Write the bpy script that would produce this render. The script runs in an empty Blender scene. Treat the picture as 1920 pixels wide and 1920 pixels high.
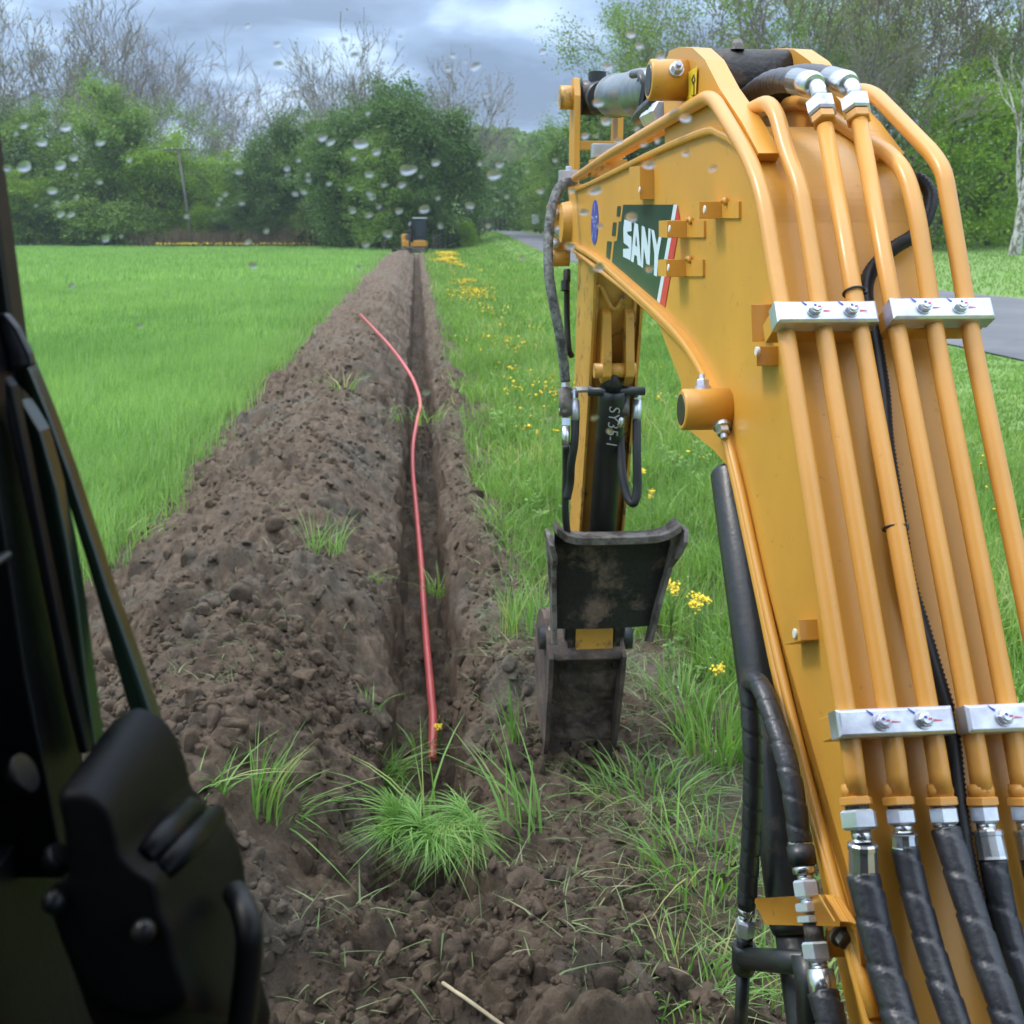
import bpy, bmesh, math, random
import numpy as np
from mathutils import Vector, Matrix
R_ = math.radians
random.seed(7); rng = np.random.default_rng(7)
sc = bpy.context.scene
COL = sc.collection

# ------------------------------------------------------------------ camera, sky, sun, exposure
CAM_H = 2.0; PITCH = math.atan(537 / 1880.0); FPX = 1880.0
cd = bpy.data.cameras.new('camera'); cam = bpy.data.objects.new('camera', cd); COL.objects.link(cam)
cam.location = (0, 0, CAM_H); cam.rotation_euler = (math.pi / 2 - PITCH, 0, 0)
cd.sensor_width = 36; cd.lens = FPX / 1920 * 36; cd.clip_start = 0.02; cd.clip_end = 3000
cd.dof.use_dof = True; cd.dof.focus_distance = 1.7; cd.dof.aperture_fstop = 10
sc.camera = cam
SUN_EL, SUN_AZ = R_(50), R_(292)      # azimuth clockwise from +Y: high, ahead and to the left of the camera
w = bpy.data.worlds.new('World'); sc.world = w; w.use_nodes = True
nt = w.node_tree; nt.nodes.clear(); N = nt.nodes.new; LK = nt.links.new
out = N('ShaderNodeOutputWorld'); bg = N('ShaderNodeBackground'); LK(bg.outputs[0], out.inputs[0])
sky = N('ShaderNodeTexSky'); sky.sky_type = 'NISHITA'; sky.sun_disc = False
sky.sun_elevation = SUN_EL; sky.sun_rotation = SUN_AZ; sky.air_density = 1.3; sky.dust_density = 2
bg.inputs[1].default_value = 0.1
tc = N('ShaderNodeTexCoord'); sx = N('ShaderNodeSeparateXYZ'); LK(tc.outputs['Generated'], sx.inputs[0])
def wmath(op, a, b=None, clamp=False):
    m = N('ShaderNodeMath'); m.operation = op; m.use_clamp = clamp
    for i, v in enumerate((a, b)):
        if v is None: continue
        if isinstance(v, (int, float)): m.inputs[i].default_value = v
        else: LK(v, m.inputs[i])
    return m.outputs[0]
zz = wmath('MAXIMUM', sx.outputs[2], 0.0)
zs = wmath('ADD', zz, 0.22)
cv = N('ShaderNodeCombineXYZ'); LK(wmath('DIVIDE', sx.outputs[0], zs), cv.inputs[0]); LK(wmath('DIVIDE', sx.outputs[1], zs), cv.inputs[1])
n1 = N('ShaderNodeTexNoise'); n1.inputs['Scale'].default_value = 1.9; n1.inputs['Detail'].default_value = 5; n1.inputs['Roughness'].default_value = .5; n1.inputs['Distortion'].default_value = .35
LK(cv.outputs[0], n1.inputs['Vector'])
cr = N('ShaderNodeValToRGB'); LK(n1.outputs[0], cr.inputs[0])
e = cr.color_ramp.elements
e[0].position = .39; e[0].color = (2.0, 2.9, 4.5, 1); e[1].position = .61; e[1].color = (6.6, 8.7, 11.4, 1)
m1 = e.new(.50); m1.color = (3.1, 4.5, 6.8, 1)
# the overcast dome is brighter overhead than near the horizon
gr = wmath('ADD', wmath('MULTIPLY', wmath('POWER', zz, 1.5), 5.2), .80)
mv = N('ShaderNodeVectorMath'); mv.operation = 'SCALE'; LK(cr.outputs[0], mv.inputs[0]); LK(gr, mv.inputs['Scale'])
# and greyer overhead, where the cloud is thickest
ng = N('ShaderNodeMixRGB'); LK(wmath('MULTIPLY', wmath('SUBTRACT', zz, .15), 2.2, True), ng.inputs[0]); LK(cr.outputs[0], ng.inputs[1]); ng.inputs[2].default_value = (4.7, 5.2, 6.0, 1); LK(ng.outputs[0], mv.inputs[0])
mx = N('ShaderNodeMixRGB'); mx.inputs[0].default_value = .90; LK(sky.outputs[0], mx.inputs[1]); LK(mv.outputs[0], mx.inputs[2])
LK(mx.outputs[0], bg.inputs[0])
sd = bpy.data.lights.new('sun', 'SUN'); sd.energy = 1.5; sd.angle = R_(11); sd.color = (1, .95, .87)
so = bpy.data.objects.new('sun', sd); COL.objects.link(so)
sdir = Vector((math.sin(SUN_AZ) * math.cos(SUN_EL), math.cos(SUN_AZ) * math.cos(SUN_EL), math.sin(SUN_EL)))
so.rotation_euler = sdir.to_track_quat('Z', 'Y').to_euler(); so.location = sdir * 50
sc.view_settings.view_transform = 'Standard'; sc.view_settings.look = 'None'; sc.view_settings.gamma = 1
sc.view_settings.exposure = 0.25
sc.cycles.max_bounces = 6; sc.cycles.diffuse_bounces = 3; sc.cycles.glossy_bounces = 3; sc.cycles.transmission_bounces = 6
sc.cycles.transparent_max_bounces = 12; sc.cycles.use_denoising = True; sc.cycles.sample_clamp_indirect = 6

# ------------------------------------------------------------------ frames and pixel helpers
CP, SP = math.cos(PITCH), math.sin(PITCH)
def ray(u, v):
    dx, up = (u - 960) / FPX, (960 - v) / FPX
    return Vector((dx, CP + up * SP, -SP + up * CP))
def D(u, v, dep): return Vector((0, 0, CAM_H)) + ray(u, v) * dep
def G(u, v, z=0.0):
    r = ray(u, v); return Vector((0, 0, CAM_H)) + r * ((z - CAM_H) / r.z)
def proj(p):
    q = Vector(p) - Vector((0, 0, CAM_H)); zc = q.y * CP - q.z * SP; up = q.y * SP + q.z * CP
    return 960 + q.x / zc * FPX, 960 - up / zc * FPX
MF = Vector((-.08, 1, 0)).normalized(); MR = Vector((MF.y, -MF.x, 0)); MO = Vector((.545, 0, 0))
def M(a, b, z): return MO + MR * a + MF * b + Vector((0, 0, z))
def L(u, v, a):
    r = ray(u, v); o = Vector((0, 0, CAM_H)) - MO
    return Vector((0, 0, CAM_H)) + r * ((a - o.dot(MR)) / r.dot(MR))
def bz(p): p = Vector(p) - MO; return (p.dot(MF), p.z)
TF = Vector((-.092, 1, 0)).normalized(); TR = Vector((TF.y, -TF.x, 0)); TO = Vector((-.04, 0, 0))
def ST(s, t, z=0.0): return TO + TR * s + TF * t + Vector((0, 0, z))
def st(p): q = Vector((p[0], p[1], 0)) - TO; return q.dot(TR), q.dot(TF)

# ------------------------------------------------------------------ materials
MATS = {}
def nodemat(name):
    m = bpy.data.materials.new(name); m.use_nodes = True; return m, m.node_tree, m.node_tree.nodes['Principled BSDF']
def mat(name, c, rough=.5, metal=0., var=0., vs=8., bump=0., bs=60., coat=0., c2=None, cs=3., cth=(.5, .62), spec=.5, det=6):
    """base colour with large soft variation, a second colour in patches (dirt, wear) and a fine bump"""
    m, t, p = nodemat(name); nn, lk = t.nodes.new, t.links.new
    p.inputs['Roughness'].default_value = rough; p.inputs['Metallic'].default_value = metal
    p.inputs['Specular IOR Level'].default_value = spec
    if coat: p.inputs['Coat Weight'].default_value = coat; p.inputs['Coat Roughness'].default_value = .12
    p.inputs['Base Color'].default_value = (*c, 1)
    g = nn('ShaderNodeTexCoord'); last = None
    if var or c2:
        n = nn('ShaderNodeTexNoise'); n.inputs['Scale'].default_value = vs; n.inputs['Detail'].default_value = 5
        lk(g.outputs['Object'], n.inputs['Vector'])
        r = nn('ShaderNodeValToRGB'); lk(n.outputs[0], r.inputs[0])
        r.color_ramp.elements[0].position = .3; r.color_ramp.elements[1].position = .7
        r.color_ramp.elements[0].color = (*[max(0, x * (1 - var)) for x in c], 1); r.color_ramp.elements[1].color = (*[x * (1 + var) for x in c], 1)
        last = r.outputs[0]
    if c2:
        n2 = nn('ShaderNodeTexNoise'); n2.inputs['Scale'].default_value = cs; n2.inputs['Detail'].default_value = det; n2.inputs['Roughness'].default_value = .68
        lk(g.outputs['Object'], n2.inputs['Vector'])
        r2 = nn('ShaderNodeValToRGB'); lk(n2.outputs[0], r2.inputs[0])
        r2.color_ramp.elements[0].position, r2.color_ramp.elements[1].position = cth
        x = nn('ShaderNodeMixRGB'); lk(r2.outputs[0], x.inputs[0]); lk(last, x.inputs[1]); x.inputs[2].default_value = (*c2, 1); last = x.outputs[0]
        rr = nn('ShaderNodeMath'); rr.operation = 'MULTIPLY_ADD'; lk(r2.outputs[0], rr.inputs[0]); rr.inputs[1].default_value = max(0, .85 - rough); rr.inputs[2].default_value = rough
        lk(rr.outputs[0], p.inputs['Roughness'])
    if last: lk(last, p.inputs['Base Color'])
    if bump:
        n3 = nn('ShaderNodeTexNoise'); n3.inputs['Scale'].default_value = bs; n3.inputs['Detail'].default_value = 6
        lk(g.outputs['Object'], n3.inputs['Vector'])
        b = nn('ShaderNodeBump'); b.inputs['Strength'].default_value = bump; b.inputs['Distance'].default_value = .01
        lk(n3.outputs[0], b.inputs['Height']); lk(b.outputs[0], p.inputs['Normal'])
    MATS[name] = m; return m
def leafmat(name, ca, cb, cc=None, trans=.35, rough=.5, tr_tint=(1.1, 1.25, .6)):
    """leaf or blade: colour picked by the per-blade attribute 'tint' and a slow world-scale drift; partly translucent"""
    m, t, p = nodemat(name); nn, lk = t.nodes.new, t.links.new
    a = nn('ShaderNodeAttribute'); a.attribute_name = 'tint'
    r = nn('ShaderNodeValToRGB'); e = r.color_ramp.elements
    e[0].color = (*ca, 1); e[1].color = (*cb, 1)
    if cc: q = e.new(.86); q.color = (*cb, 1); e[2].color = (*cc, 1) if len(e) > 2 else (*cb, 1)
    g = nn('ShaderNodeNewGeometry'); n = nn('ShaderNodeTexNoise'); n.inputs['Scale'].default_value = .6; n.inputs['Detail'].default_value = 3
    lk(g.outputs['Position'], n.inputs['Vector'])
    x = nn('ShaderNodeMath'); x.operation = 'MULTIPLY_ADD'; lk(n.outputs[0], x.inputs[0]); x.inputs[1].default_value = .8; x.inputs[2].default_value = -.4
    y = nn('ShaderNodeMath'); y.operation = 'ADD'; lk(x.outputs[0], y.inputs[0]); lk(a.outputs['Fac'], y.inputs[1]); y.use_clamp = True
    lk(y.outputs[0], r.inputs[0]); lk(r.outputs[0], p.inputs['Base Color'])
    p.inputs['Roughness'].default_value = rough; p.inputs['Specular IOR Level'].default_value = .35
    tl = nn('ShaderNodeBsdfTranslucent'); mm = nn('ShaderNodeMixRGB'); mm.blend_type = 'MULTIPLY'; mm.inputs[0].default_value = 1
    lk(r.outputs[0], mm.inputs[1]); mm.inputs[2].default_value = (*tr_tint, 1); lk(mm.outputs[0], tl.inputs[0])
    ms = nn('ShaderNodeMixShader'); ms.inputs[0].default_value = trans; lk(p.outputs[0], ms.inputs[1]); lk(tl.outputs[0], ms.inputs[2])
    lk(ms.outputs[0], t.nodes['Material Output'].inputs[0]); MATS[name] = m; return m

YEL = mat('yellow_paint', (.62, .305, .042), .40, var=.08, vs=5, bump=.03, bs=300, coat=.12, c2=(.30, .19, .07), cs=60, cth=(.64, .74))
YEL2 = mat('yellow_paint_dirty', (.54, .28, .045), .45, var=.12, vs=9, bump=.05, bs=120, coat=.1, c2=(.10, .065, .03), cs=14, cth=(.56, .68))
PIPEY = mat('yellow_pipe_paint', (.64, .305, .058), .38, var=.08, vs=6, coat=.15, bump=.02, bs=200, c2=(.35, .2, .06), cs=60, cth=(.68, .75))
ZINC = mat('zinc_plate', (.62, .68, .72), .33, metal=.85, var=.12, vs=25, c2=(.50, .46, .62), cs=18, cth=(.45, .75), bump=.03, bs=200)
STEEL = mat('bright_steel', (.62, .65, .66), .22, metal=.9, var=.08, vs=40)
DSTEEL = mat('worn_steel', (.17, .155, .14), .6, metal=.2, var=.3, vs=20, bump=.3, bs=90, c2=(.055, .042, .033), cs=12, cth=(.45, .6))
BLK = mat('black_paint', (.018, .020, .022), .35, var=.3, vs=12, c2=(.07, .055, .045), cs=10, cth=(.56, .72), bump=.06, bs=120)
BLKD = mat('black_muddy_steel', (.010, .010, .010), .5, var=.3, vs=14, c2=(.13, .09, .06), cs=9, cth=(.52, .68), bump=.35, bs=70)
MUDS = mat('muddy_bucket_steel', (.115, .083, .06), .85, var=.4, vs=10, c2=(.045, .034, .028), cs=7, cth=(.4, .6), bump=.5, bs=60)
MUDW = mat('wet_packed_mud', (.045, .034, .027), .6, var=.35, vs=14, c2=(.11, .082, .06), cs=9, cth=(.45, .62), bump=.6, bs=70)
HOSE = mat('black_hose_wrap', (.028, .030, .036), .34, var=.25, vs=30, bump=.12, bs=160)
GHOSE = mat('grey_hose', (.16, .17, .16), .55, var=.4, vs=60, bump=.5, bs=150, c2=(.05, .05, .05), cs=40, cth=(.45, .6))
PLAS = mat('black_plastic', (.004, .0045, .006), .38, spec=.2, var=.2, vs=20, bump=.10, bs=500)
PLASR = mat('rough_black_plastic', (.004, .0045, .006), .50, spec=.14, var=.2, vs=20, bump=.12, bs=500)
PLAS2 = mat('dark_olive_plastic', (.006, .0065, .006), .55, spec=.18, var=.1, vs=20, bump=.10, bs=700)
STEELD = mat('grey_cylinder_steel', (.20, .23, .24), .30, metal=.6, var=.2, vs=20)
RUB = mat('black_rubber', (.008, .009, .010), .5)
WHT = mat('white_decal', (.62, .74, .84), .4)
DGR = mat('dark_green_decal', (.018, .045, .040), .28, var=.2, vs=6)
RED = mat('red_decal', (.62, .04, .05), .35)
BLU = mat('blue_decal', (.05, .06, .45), .3)
BMARK = mat('blue_marker', (.03, .07, .42), .5); RMARK = mat('red_marker', (.62, .10, .16), .5)
YST = mat('yellow_sticker', (.80, .55, .03), .35)
CAP = mat('white_cap', (.72, .70, .66), .5)
CHALK = mat('white_marker', (.42, .43, .42), .7)
REDP = mat('red_conduit', (.52, .085, .075), .32, var=.12, vs=4, coat=.2, c2=(.25, .08, .05), cs=9, cth=(.64, .75), bump=.02, bs=100)
FLW = mat('yellow_petals', (.85, .60, .02), .6, var=.15, vs=30)
STRAW = mat('dry_straw', (.38, .32, .20), .8, var=.2, vs=20)
ORNG = mat('excavator_orange', (.62, .30, .03), .45, var=.1, vs=2)
GLD = mat('dark_window', (.02, .03, .04), .1, var=.1, vs=2)
WOODF = mat('dark_fence_wood', (.05, .045, .04), .8, var=.2, vs=3)
POLE = mat('pole_wood', (.12, .11, .10), .85, var=.2, vs=3)
SIGN = mat('sign_white', (.6, .64, .66), .5)
BARKP = mat('pale_bark', (.22, .20, .175), .85, var=.25, vs=2)
BARKD = mat('dark_bark', (.12, .10, .085), .9, var=.3, vs=2)
BARKW = mat('sycamore_bark', (.52, .52, .48), .8, var=.1, vs=2, c2=(.17, .15, .12), cs=1.6, cth=(.48, .56))
BRUSH = mat('red_brown_brush', (.16, .085, .06), .9, var=.3, vs=1)
GRS_F = leafmat('field_blades', (.13, .265, .075), (.35, .53, .18), trans=.4)
GRS_V = leafmat('verge_blades', (.10, .20, .042), (.27, .44, .11), (.50, .48, .22), trans=.4)
GRS_T = leafmat('tuft_blades', (.10, .23, .04), (.24, .42, .11), (.42, .40, .16), trans=.35)
GRS_C = leafmat('cut_blades', (.09, .14, .05), (.20, .27, .11), (.34, .31, .18), trans=.25)
REED = leafmat('dry_reed_blades', (.13, .095, .055), (.27, .20, .12), trans=.2, tr_tint=(1, 1, 1))
LF_D = leafmat('dark_leaves', (.050, .11, .028), (.15, .26, .06), trans=.3)
LF_M = leafmat('mid_leaves', (.10, .19, .035), (.26, .38, .08), trans=.35)
LF_L = leafmat('light_leaves', (.14, .26, .025), (.32, .46, .06), trans=.4)
LF_O = leafmat('budding_leaves', (.13, .15, .055), (.28, .29, .11), trans=.35)

def groundmat():
    m, t, p = nodemat('grass_ground'); nn, lk = t.nodes.new, t.links.new
    g = nn('ShaderNodeNewGeometry')
    def noise(s, d=4):
        n = nn('ShaderNodeTexNoise'); n.inputs['Scale'].default_value = s; n.inputs['Detail'].default_value = d; n.inputs['Roughness'].default_value = .65
        lk(g.outputs['Position'], n.inputs['Vector']); return n
    n = noise(1.6, 8); r = nn('ShaderNodeValToRGB'); lk(n.outputs[0], r.inputs[0])
    r.color_ramp.elements[0].position = .3; r.color_ramp.elements[1].position = .7
    r.color_ramp.elements[0].color = (.13, .22, .06, 1); r.color_ramp.elements[1].color = (.22, .35, .11, 1)
    n2 = noise(.12, 3); x = nn('ShaderNodeMixRGB'); r2 = nn('ShaderNodeValToRGB'); lk(n2.outputs[0], r2.inputs[0]); r2.color_ramp.elements[0].position = .45; r2.color_ramp.elements[1].position = .7
    lk(r2.outputs[0], x.inputs[0]); lk(r.outputs[0], x.inputs[1]); x.inputs[2].default_value = (.22, .30, .12, 1)
    lk(x.outputs[0], p.inputs['Base Color']); p.inputs['Roughness'].default_value = .9; p.inputs['Specular IOR Level'].default_value = .1
    n3 = noise(14, 6); b = nn('ShaderNodeBump'); b.inputs['Strength'].default_value = .8; b.inputs['Distance'].default_value = .05
    lk(n3.outputs[0], b.inputs['Height']); lk(b.outputs[0], p.inputs['Normal']); return m
GROUND = groundmat()
def soilmat():
    m, t, p = nodemat('turned_soil'); nn, lk = t.nodes.new, t.links.new
    g = nn('ShaderNodeNewGeometry')
    def noise(s, d=4, ro=.6):
        n = nn('ShaderNodeTexNoise'); n.inputs['Scale'].default_value = s; n.inputs['Detail'].default_value = d; n.inputs['Roughness'].default_value = ro
        lk(g.outputs['Position'], n.inputs['Vector']); return n
    def ramp(n, a, b, ca, cb):
        r = nn('ShaderNodeValToRGB'); lk(n.outputs[0], r.inputs[0]); r.color_ramp.elements[0].position = a; r.color_ramp.elements[1].position = b
        r.color_ramp.elements[0].color = (*ca, 1); r.color_ramp.elements[1].color = (*cb, 1); return r
    r = ramp(noise(11, 11, .78), .33, .67, (.056, .040, .027), (.228, .166, .112))
    r2 = ramp(noise(1.3, 12, .72), .50, .62, (0, 0, 0), (1, 1, 1))
    x = nn('ShaderNodeMixRGB'); lk(r2.outputs[0], x.inputs[0]); lk(r.outputs[0], x.inputs[1])
    r3 = ramp(noise(17, 10, .75), .33, .67, (.075, .063, .046), (.22, .185, .14)); lk(r3.outputs[0], x.inputs[2])
    lk(x.outputs[0], p.inputs['Base Color']); p.inputs['Roughness'].default_value = .82; p.inputs['Specular IOR Level'].default_value = .25
    b = nn('ShaderNodeBump'); b.inputs['Strength'].default_value = 1; b.inputs['Distance'].default_value = .022; lk(noise(60, 10, .78).outputs[0], b.inputs['Height'])
    b2 = nn('ShaderNodeBump'); b2.inputs['Strength'].default_value = .6; b2.inputs['Distance'].default_value = .004; lk(noise(320, 4, .6).outputs[0], b2.inputs['Height']); lk(b.outputs[0], b2.inputs['Normal'])
    lk(b2.outputs[0], p.inputs['Normal']); return m
SOIL = soilmat()
ASPH = mat('asphalt', (.135, .14, .15), .85, var=.15, vs=.6, bump=.5, bs=90, c2=(.17, .175, .18), cs=.5, cth=(.5, .7), spec=.3)
CLEAR = bpy.data.materials.new('clear_glass'); CLEAR.use_nodes = True
_t = CLEAR.node_tree; _t.nodes.clear(); _o = _t.nodes.new('ShaderNodeOutputMaterial'); _b = _t.nodes.new('ShaderNodeBsdfTransparent'); _t.links.new(_b.outputs[0], _o.inputs[0])
WATER = bpy.data.materials.new('water_drop'); WATER.use_nodes = True
_t = WATER.node_tree; _p = _t.nodes['Principled BSDF']; _p.inputs['Transmission Weight'].default_value = 1; _p.inputs['IOR'].default_value = 1.33; _p.inputs['Roughness'].default_value = .34

# ------------------------------------------------------------------ builders
def props(o, label=None, cat=None, group=None, kind=None):
    if label: o['label'] = label
    if cat: o['category'] = cat
    if group: o['group'] = group
    if kind: o['kind'] = kind
    return o
def link(o, parent=None):
    COL.objects.link(o)
    if parent is not None: o.parent = parent
    return o
def root(name, loc, label, cat, group=None):
    o = bpy.data.objects.new(name, None); o.location = loc; o.empty_display_size = .1; link(o); return props(o, label, cat, group)
def base_of(parent):
    while parent is not None and parent.parent is not None: parent = parent.parent
    return Vector(parent.location) if parent is not None else Vector((0, 0, 0))
def frame_of(t):
    t = Vector(t).normalized(); a = Vector((0, 0, 1)) if abs(t.z) < .9 else Vector((1, 0, 0))
    x = t.cross(a).normalized(); return x, x.cross(t).normalized()
class MB:
    def __init__(s): s.v = []; s.f = []; s.m = []; s.sm = []; s.mats = []
    def mi(s, m):
        if m not in s.mats: s.mats.append(m)
        return s.mats.index(m)
    def add(s, vs, fs, m, smooth=False):
        k = len(s.v); s.v += [tuple(x) for x in vs]; i = s.mi(m)
        for f in fs: s.f.append(tuple(k + j for j in f)); s.m.append(i); s.sm.append(smooth)
    def box(s, c, ex, ey, ez, m):
        """centre and three half-extent vectors"""
        c, ex, ey, ez = map(Vector, (c, ex, ey, ez))
        vs = [c + ex * i + ey * j + ez * k for i in (-1, 1) for j in (-1, 1) for k in (-1, 1)]
        s.add(vs, [(0, 1, 3, 2), (4, 6, 7, 5), (0, 4, 5, 1), (2, 3, 7, 6), (0, 2, 6, 4), (1, 5, 7, 3)], m)
    def cbox(s, c, ex, ey, ez, m, ch=.15):
        """box with chamfered rims on its +ey face (bar stock)"""
        c, ex, ey, ez = map(Vector, (c, ex, ey, ez)); k = 1 - ch
        vs = [c + ex * i - ey + ez * j for i, j in ((-1, -1), (1, -1), (1, 1), (-1, 1))]
        vs += [c + ex * i + ey * (1 - 2 * ch) + ez * j for i, j in ((-1, -1), (1, -1), (1, 1), (-1, 1))]
        kx = 1 - ch * ey.length / ex.length * 2; kz = 1 - ch * ey.length / ez.length * 2
        vs += [c + ex * i * kx + ey + ez * j * kz for i, j in ((-1, -1), (1, -1), (1, 1), (-1, 1))]
        fs = [(3, 2, 1, 0), (8, 9, 10, 11)]
        for r in (0, 4):
            for i in range(4): fs.append((r + i, r + (i + 1) % 4, r + 4 + (i + 1) % 4, r + 4 + i))
        s.add(vs, fs, m)
    def tube(s, pts, r, m, n=16, smooth=True, caps=True):
        pts = [Vector(p) for p in pts]; k = len(pts)
        rr = r if isinstance(r, (list, tuple, np.ndarray)) else [r] * k
        tg = [(pts[min(i + 1, k - 1)] - pts[max(i - 1, 0)]).normalized() for i in range(k)]
        x, _ = frame_of(tg[0]); vs = []; fs = []
        for i in range(k):
            x = (x - tg[i] * x.dot(tg[i])).normalized(); y = tg[i].cross(x)
            for j in range(n):
                a = 2 * math.pi * (j + .5) / n; vs.append(pts[i] + (x * math.cos(a) + y * math.sin(a)) * rr[i])
        for i in range(k - 1):
            for j in range(n): q = (j + 1) % n; fs.append((i * n + j, i * n + q, (i + 1) * n + q, (i + 1) * n + j))
        s.add(vs, fs, m, smooth)
        if caps:
            b = len(s.v) - k * n; i = s.mi(m)
            s.f.append(tuple(b + j for j in range(n))[::-1]); s.m.append(i); s.sm.append(False)
            s.f.append(tuple(b + (k - 1) * n + j for j in range(n))); s.m.append(i); s.sm.append(False)
    def lathe(s, p0, p1, prof, m, n=16, smooth=False):
        """prof: (distance along the axis 0..1, radius)"""
        p0, p1 = Vector(p0), Vector(p1); s_ = [p0.lerp(p1, q[0]) for q in prof]
        t = (p1 - p0).normalized(); x, y = frame_of(t); vs = []; fs = []
        for c, (_, r) in zip(s_, prof):
            for j in range(n): a = 2 * math.pi * j / n; vs.append(c + (x * math.cos(a) + y * math.sin(a)) * r)
        for i in range(len(prof) - 1):
            for j in range(n): q = (j + 1) % n; fs.append((i * n + j, i * n + q, (i + 1) * n + q, (i + 1) * n + j))
        s.add(vs, fs, m, smooth); b = len(s.v) - len(prof) * n; i = s.mi(m)
        s.f.append(tuple(b + j for j in range(n))[::-1]); s.m.append(i); s.sm.append(False)
        s.f.append(tuple(b + (len(prof) - 1) * n + j for j in range(n))); s.m.append(i); s.sm.append(False)
    def nut(s, p0, p1, r, m): s.lathe(p0, p1, [(0, r * .86), (.12, r), (.88, r), (1, r * .86)], m, 6)
    def prism(s, prof, a0, a1, m, smooth=False, tri=True):
        """closed (b, z) outline extruded between two lateral offsets of the machine frame"""
        k = len(prof); vs = [M(a0, *p) for p in prof] + [M(a1, *p) for p in prof]
        fs = [(i, (i + 1) % k, k + (i + 1) % k, k + i) for i in range(k)]
        s.add(vs, fs, m, smooth)
        s.add(vs[:k], [tuple(range(k))[::-1]], m); s.add(vs[k:], [tuple(range(k))], m)
    def poly(s, pts, m): s.add(pts, [tuple(range(len(pts)))], m)
    def build(s, name, parent=None, bevel=0, seg=2, **kw):
        me = bpy.data.meshes.new(name); o = base_of(parent)
        me.from_pydata([(x - o.x, y - o.y, z - o.z) for x, y, z in s.v], [], s.f)
        for m in s.mats: me.materials.append(m)
        me.polygons.foreach_set('material_index', s.m); me.polygons.foreach_set('use_smooth', s.sm)
        bm = bmesh.new(); bm.from_mesh(me); bmesh.ops.recalc_face_normals(bm, faces=bm.faces); bm.to_mesh(me); bm.free()
        me.update(); ob = bpy.data.objects.new(name, me); link(ob, parent)
        if bevel:
            bv = ob.modifiers.new('bevel', 'BEVEL'); bv.width = bevel; bv.segments = seg; bv.limit_method = 'ANGLE'; bv.angle_limit = R_(35)
        return props(ob, **kw)
def fillet(pts, r, n=6):
    pts = [Vector(p) for p in pts]; out_ = [pts[0]]
    for i in range(1, len(pts) - 1):
        a, b, c = pts[i - 1], pts[i], pts[i + 1]; d0, d1 = (a - b), (c - b)
        k = min(r, d0.length * .45, d1.length * .45); p, q = b + d0.normalized() * k, b + d1.normalized() * k
        for j in range(n + 1): t = j / n; out_.append(p * (1 - t) ** 2 + b * 2 * t * (1 - t) + q * t * t)
    return out_ + [pts[-1]]
def spline(pts, n=8):
    P = [Vector(p) for p in pts]; P = [P[0] * 2 - P[1]] + P + [P[-1] * 2 - P[-2]]; o = []
    for i in range(1, len(P) - 2):
        for j in range(n):
            t = j / n; a, b, c, d = P[i - 1], P[i], P[i + 1], P[i + 2]
            o.append(.5 * ((2 * b) + (c - a) * t + (2 * a - 5 * b + 4 * c - d) * t * t + (3 * b - a - 3 * c + d) * t ** 3))
    return o + [P[-2]]
def resample(pts, step):
    pts = [Vector(p) for p in pts]; d = [0]
    for a, b in zip(pts, pts[1:]): d.append(d[-1] + (b - a).length)
    n = max(2, int(d[-1] / step)); o = []; k = 0
    for i in range(n + 1):
        x = d[-1] * i / n
        while k < len(d) - 2 and d[k + 1] < x: k += 1
        o.append(pts[k].lerp(pts[k + 1], (x - d[k]) / max(1e-9, d[k + 1] - d[k])))
    return o
def wrapped(mb, pts, r, m, pitch=.03, n=28):
    """hose with a tape wound round it: a helical lap with a small step"""
    q = resample(pts, pitch / 14); k = len(q); tg = [(q[min(i + 1, k - 1)] - q[max(i - 1, 0)]).normalized() for i in range(k)]; x, _ = frame_of(tg[0]); V = []; F = []
    for i in range(k):
        x = (x - tg[i] * x.dot(tg[i])).normalized(); y = tg[i].cross(x)
        for j in range(n):
            a = 2 * math.pi * j / n; f = (i / 14.0 + j / n) % 1.0; g = r * (1.06 - .09 * f - (.07 if f > .88 else 0)); V.append(q[i] + (x * math.cos(a) + y * math.sin(a)) * g)
    for i in range(k - 1):
        for j in range(n): e_ = (j + 1) % n; F.append((i * n + j, i * n + e_, (i + 1) * n + e_, (i + 1) * n + j))
    mb.add(V, F + [tuple(range(n))[::-1], tuple(range((k - 1) * n, k * n))], m, True)
def corrugated(mb, pts, r, m, pitch=.0045, n=12):
    q = resample(pts, pitch / 2); mb.tube(q, [r * (1.1 if i % 2 else .88) for i in range(len(q))], m, n)

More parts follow.
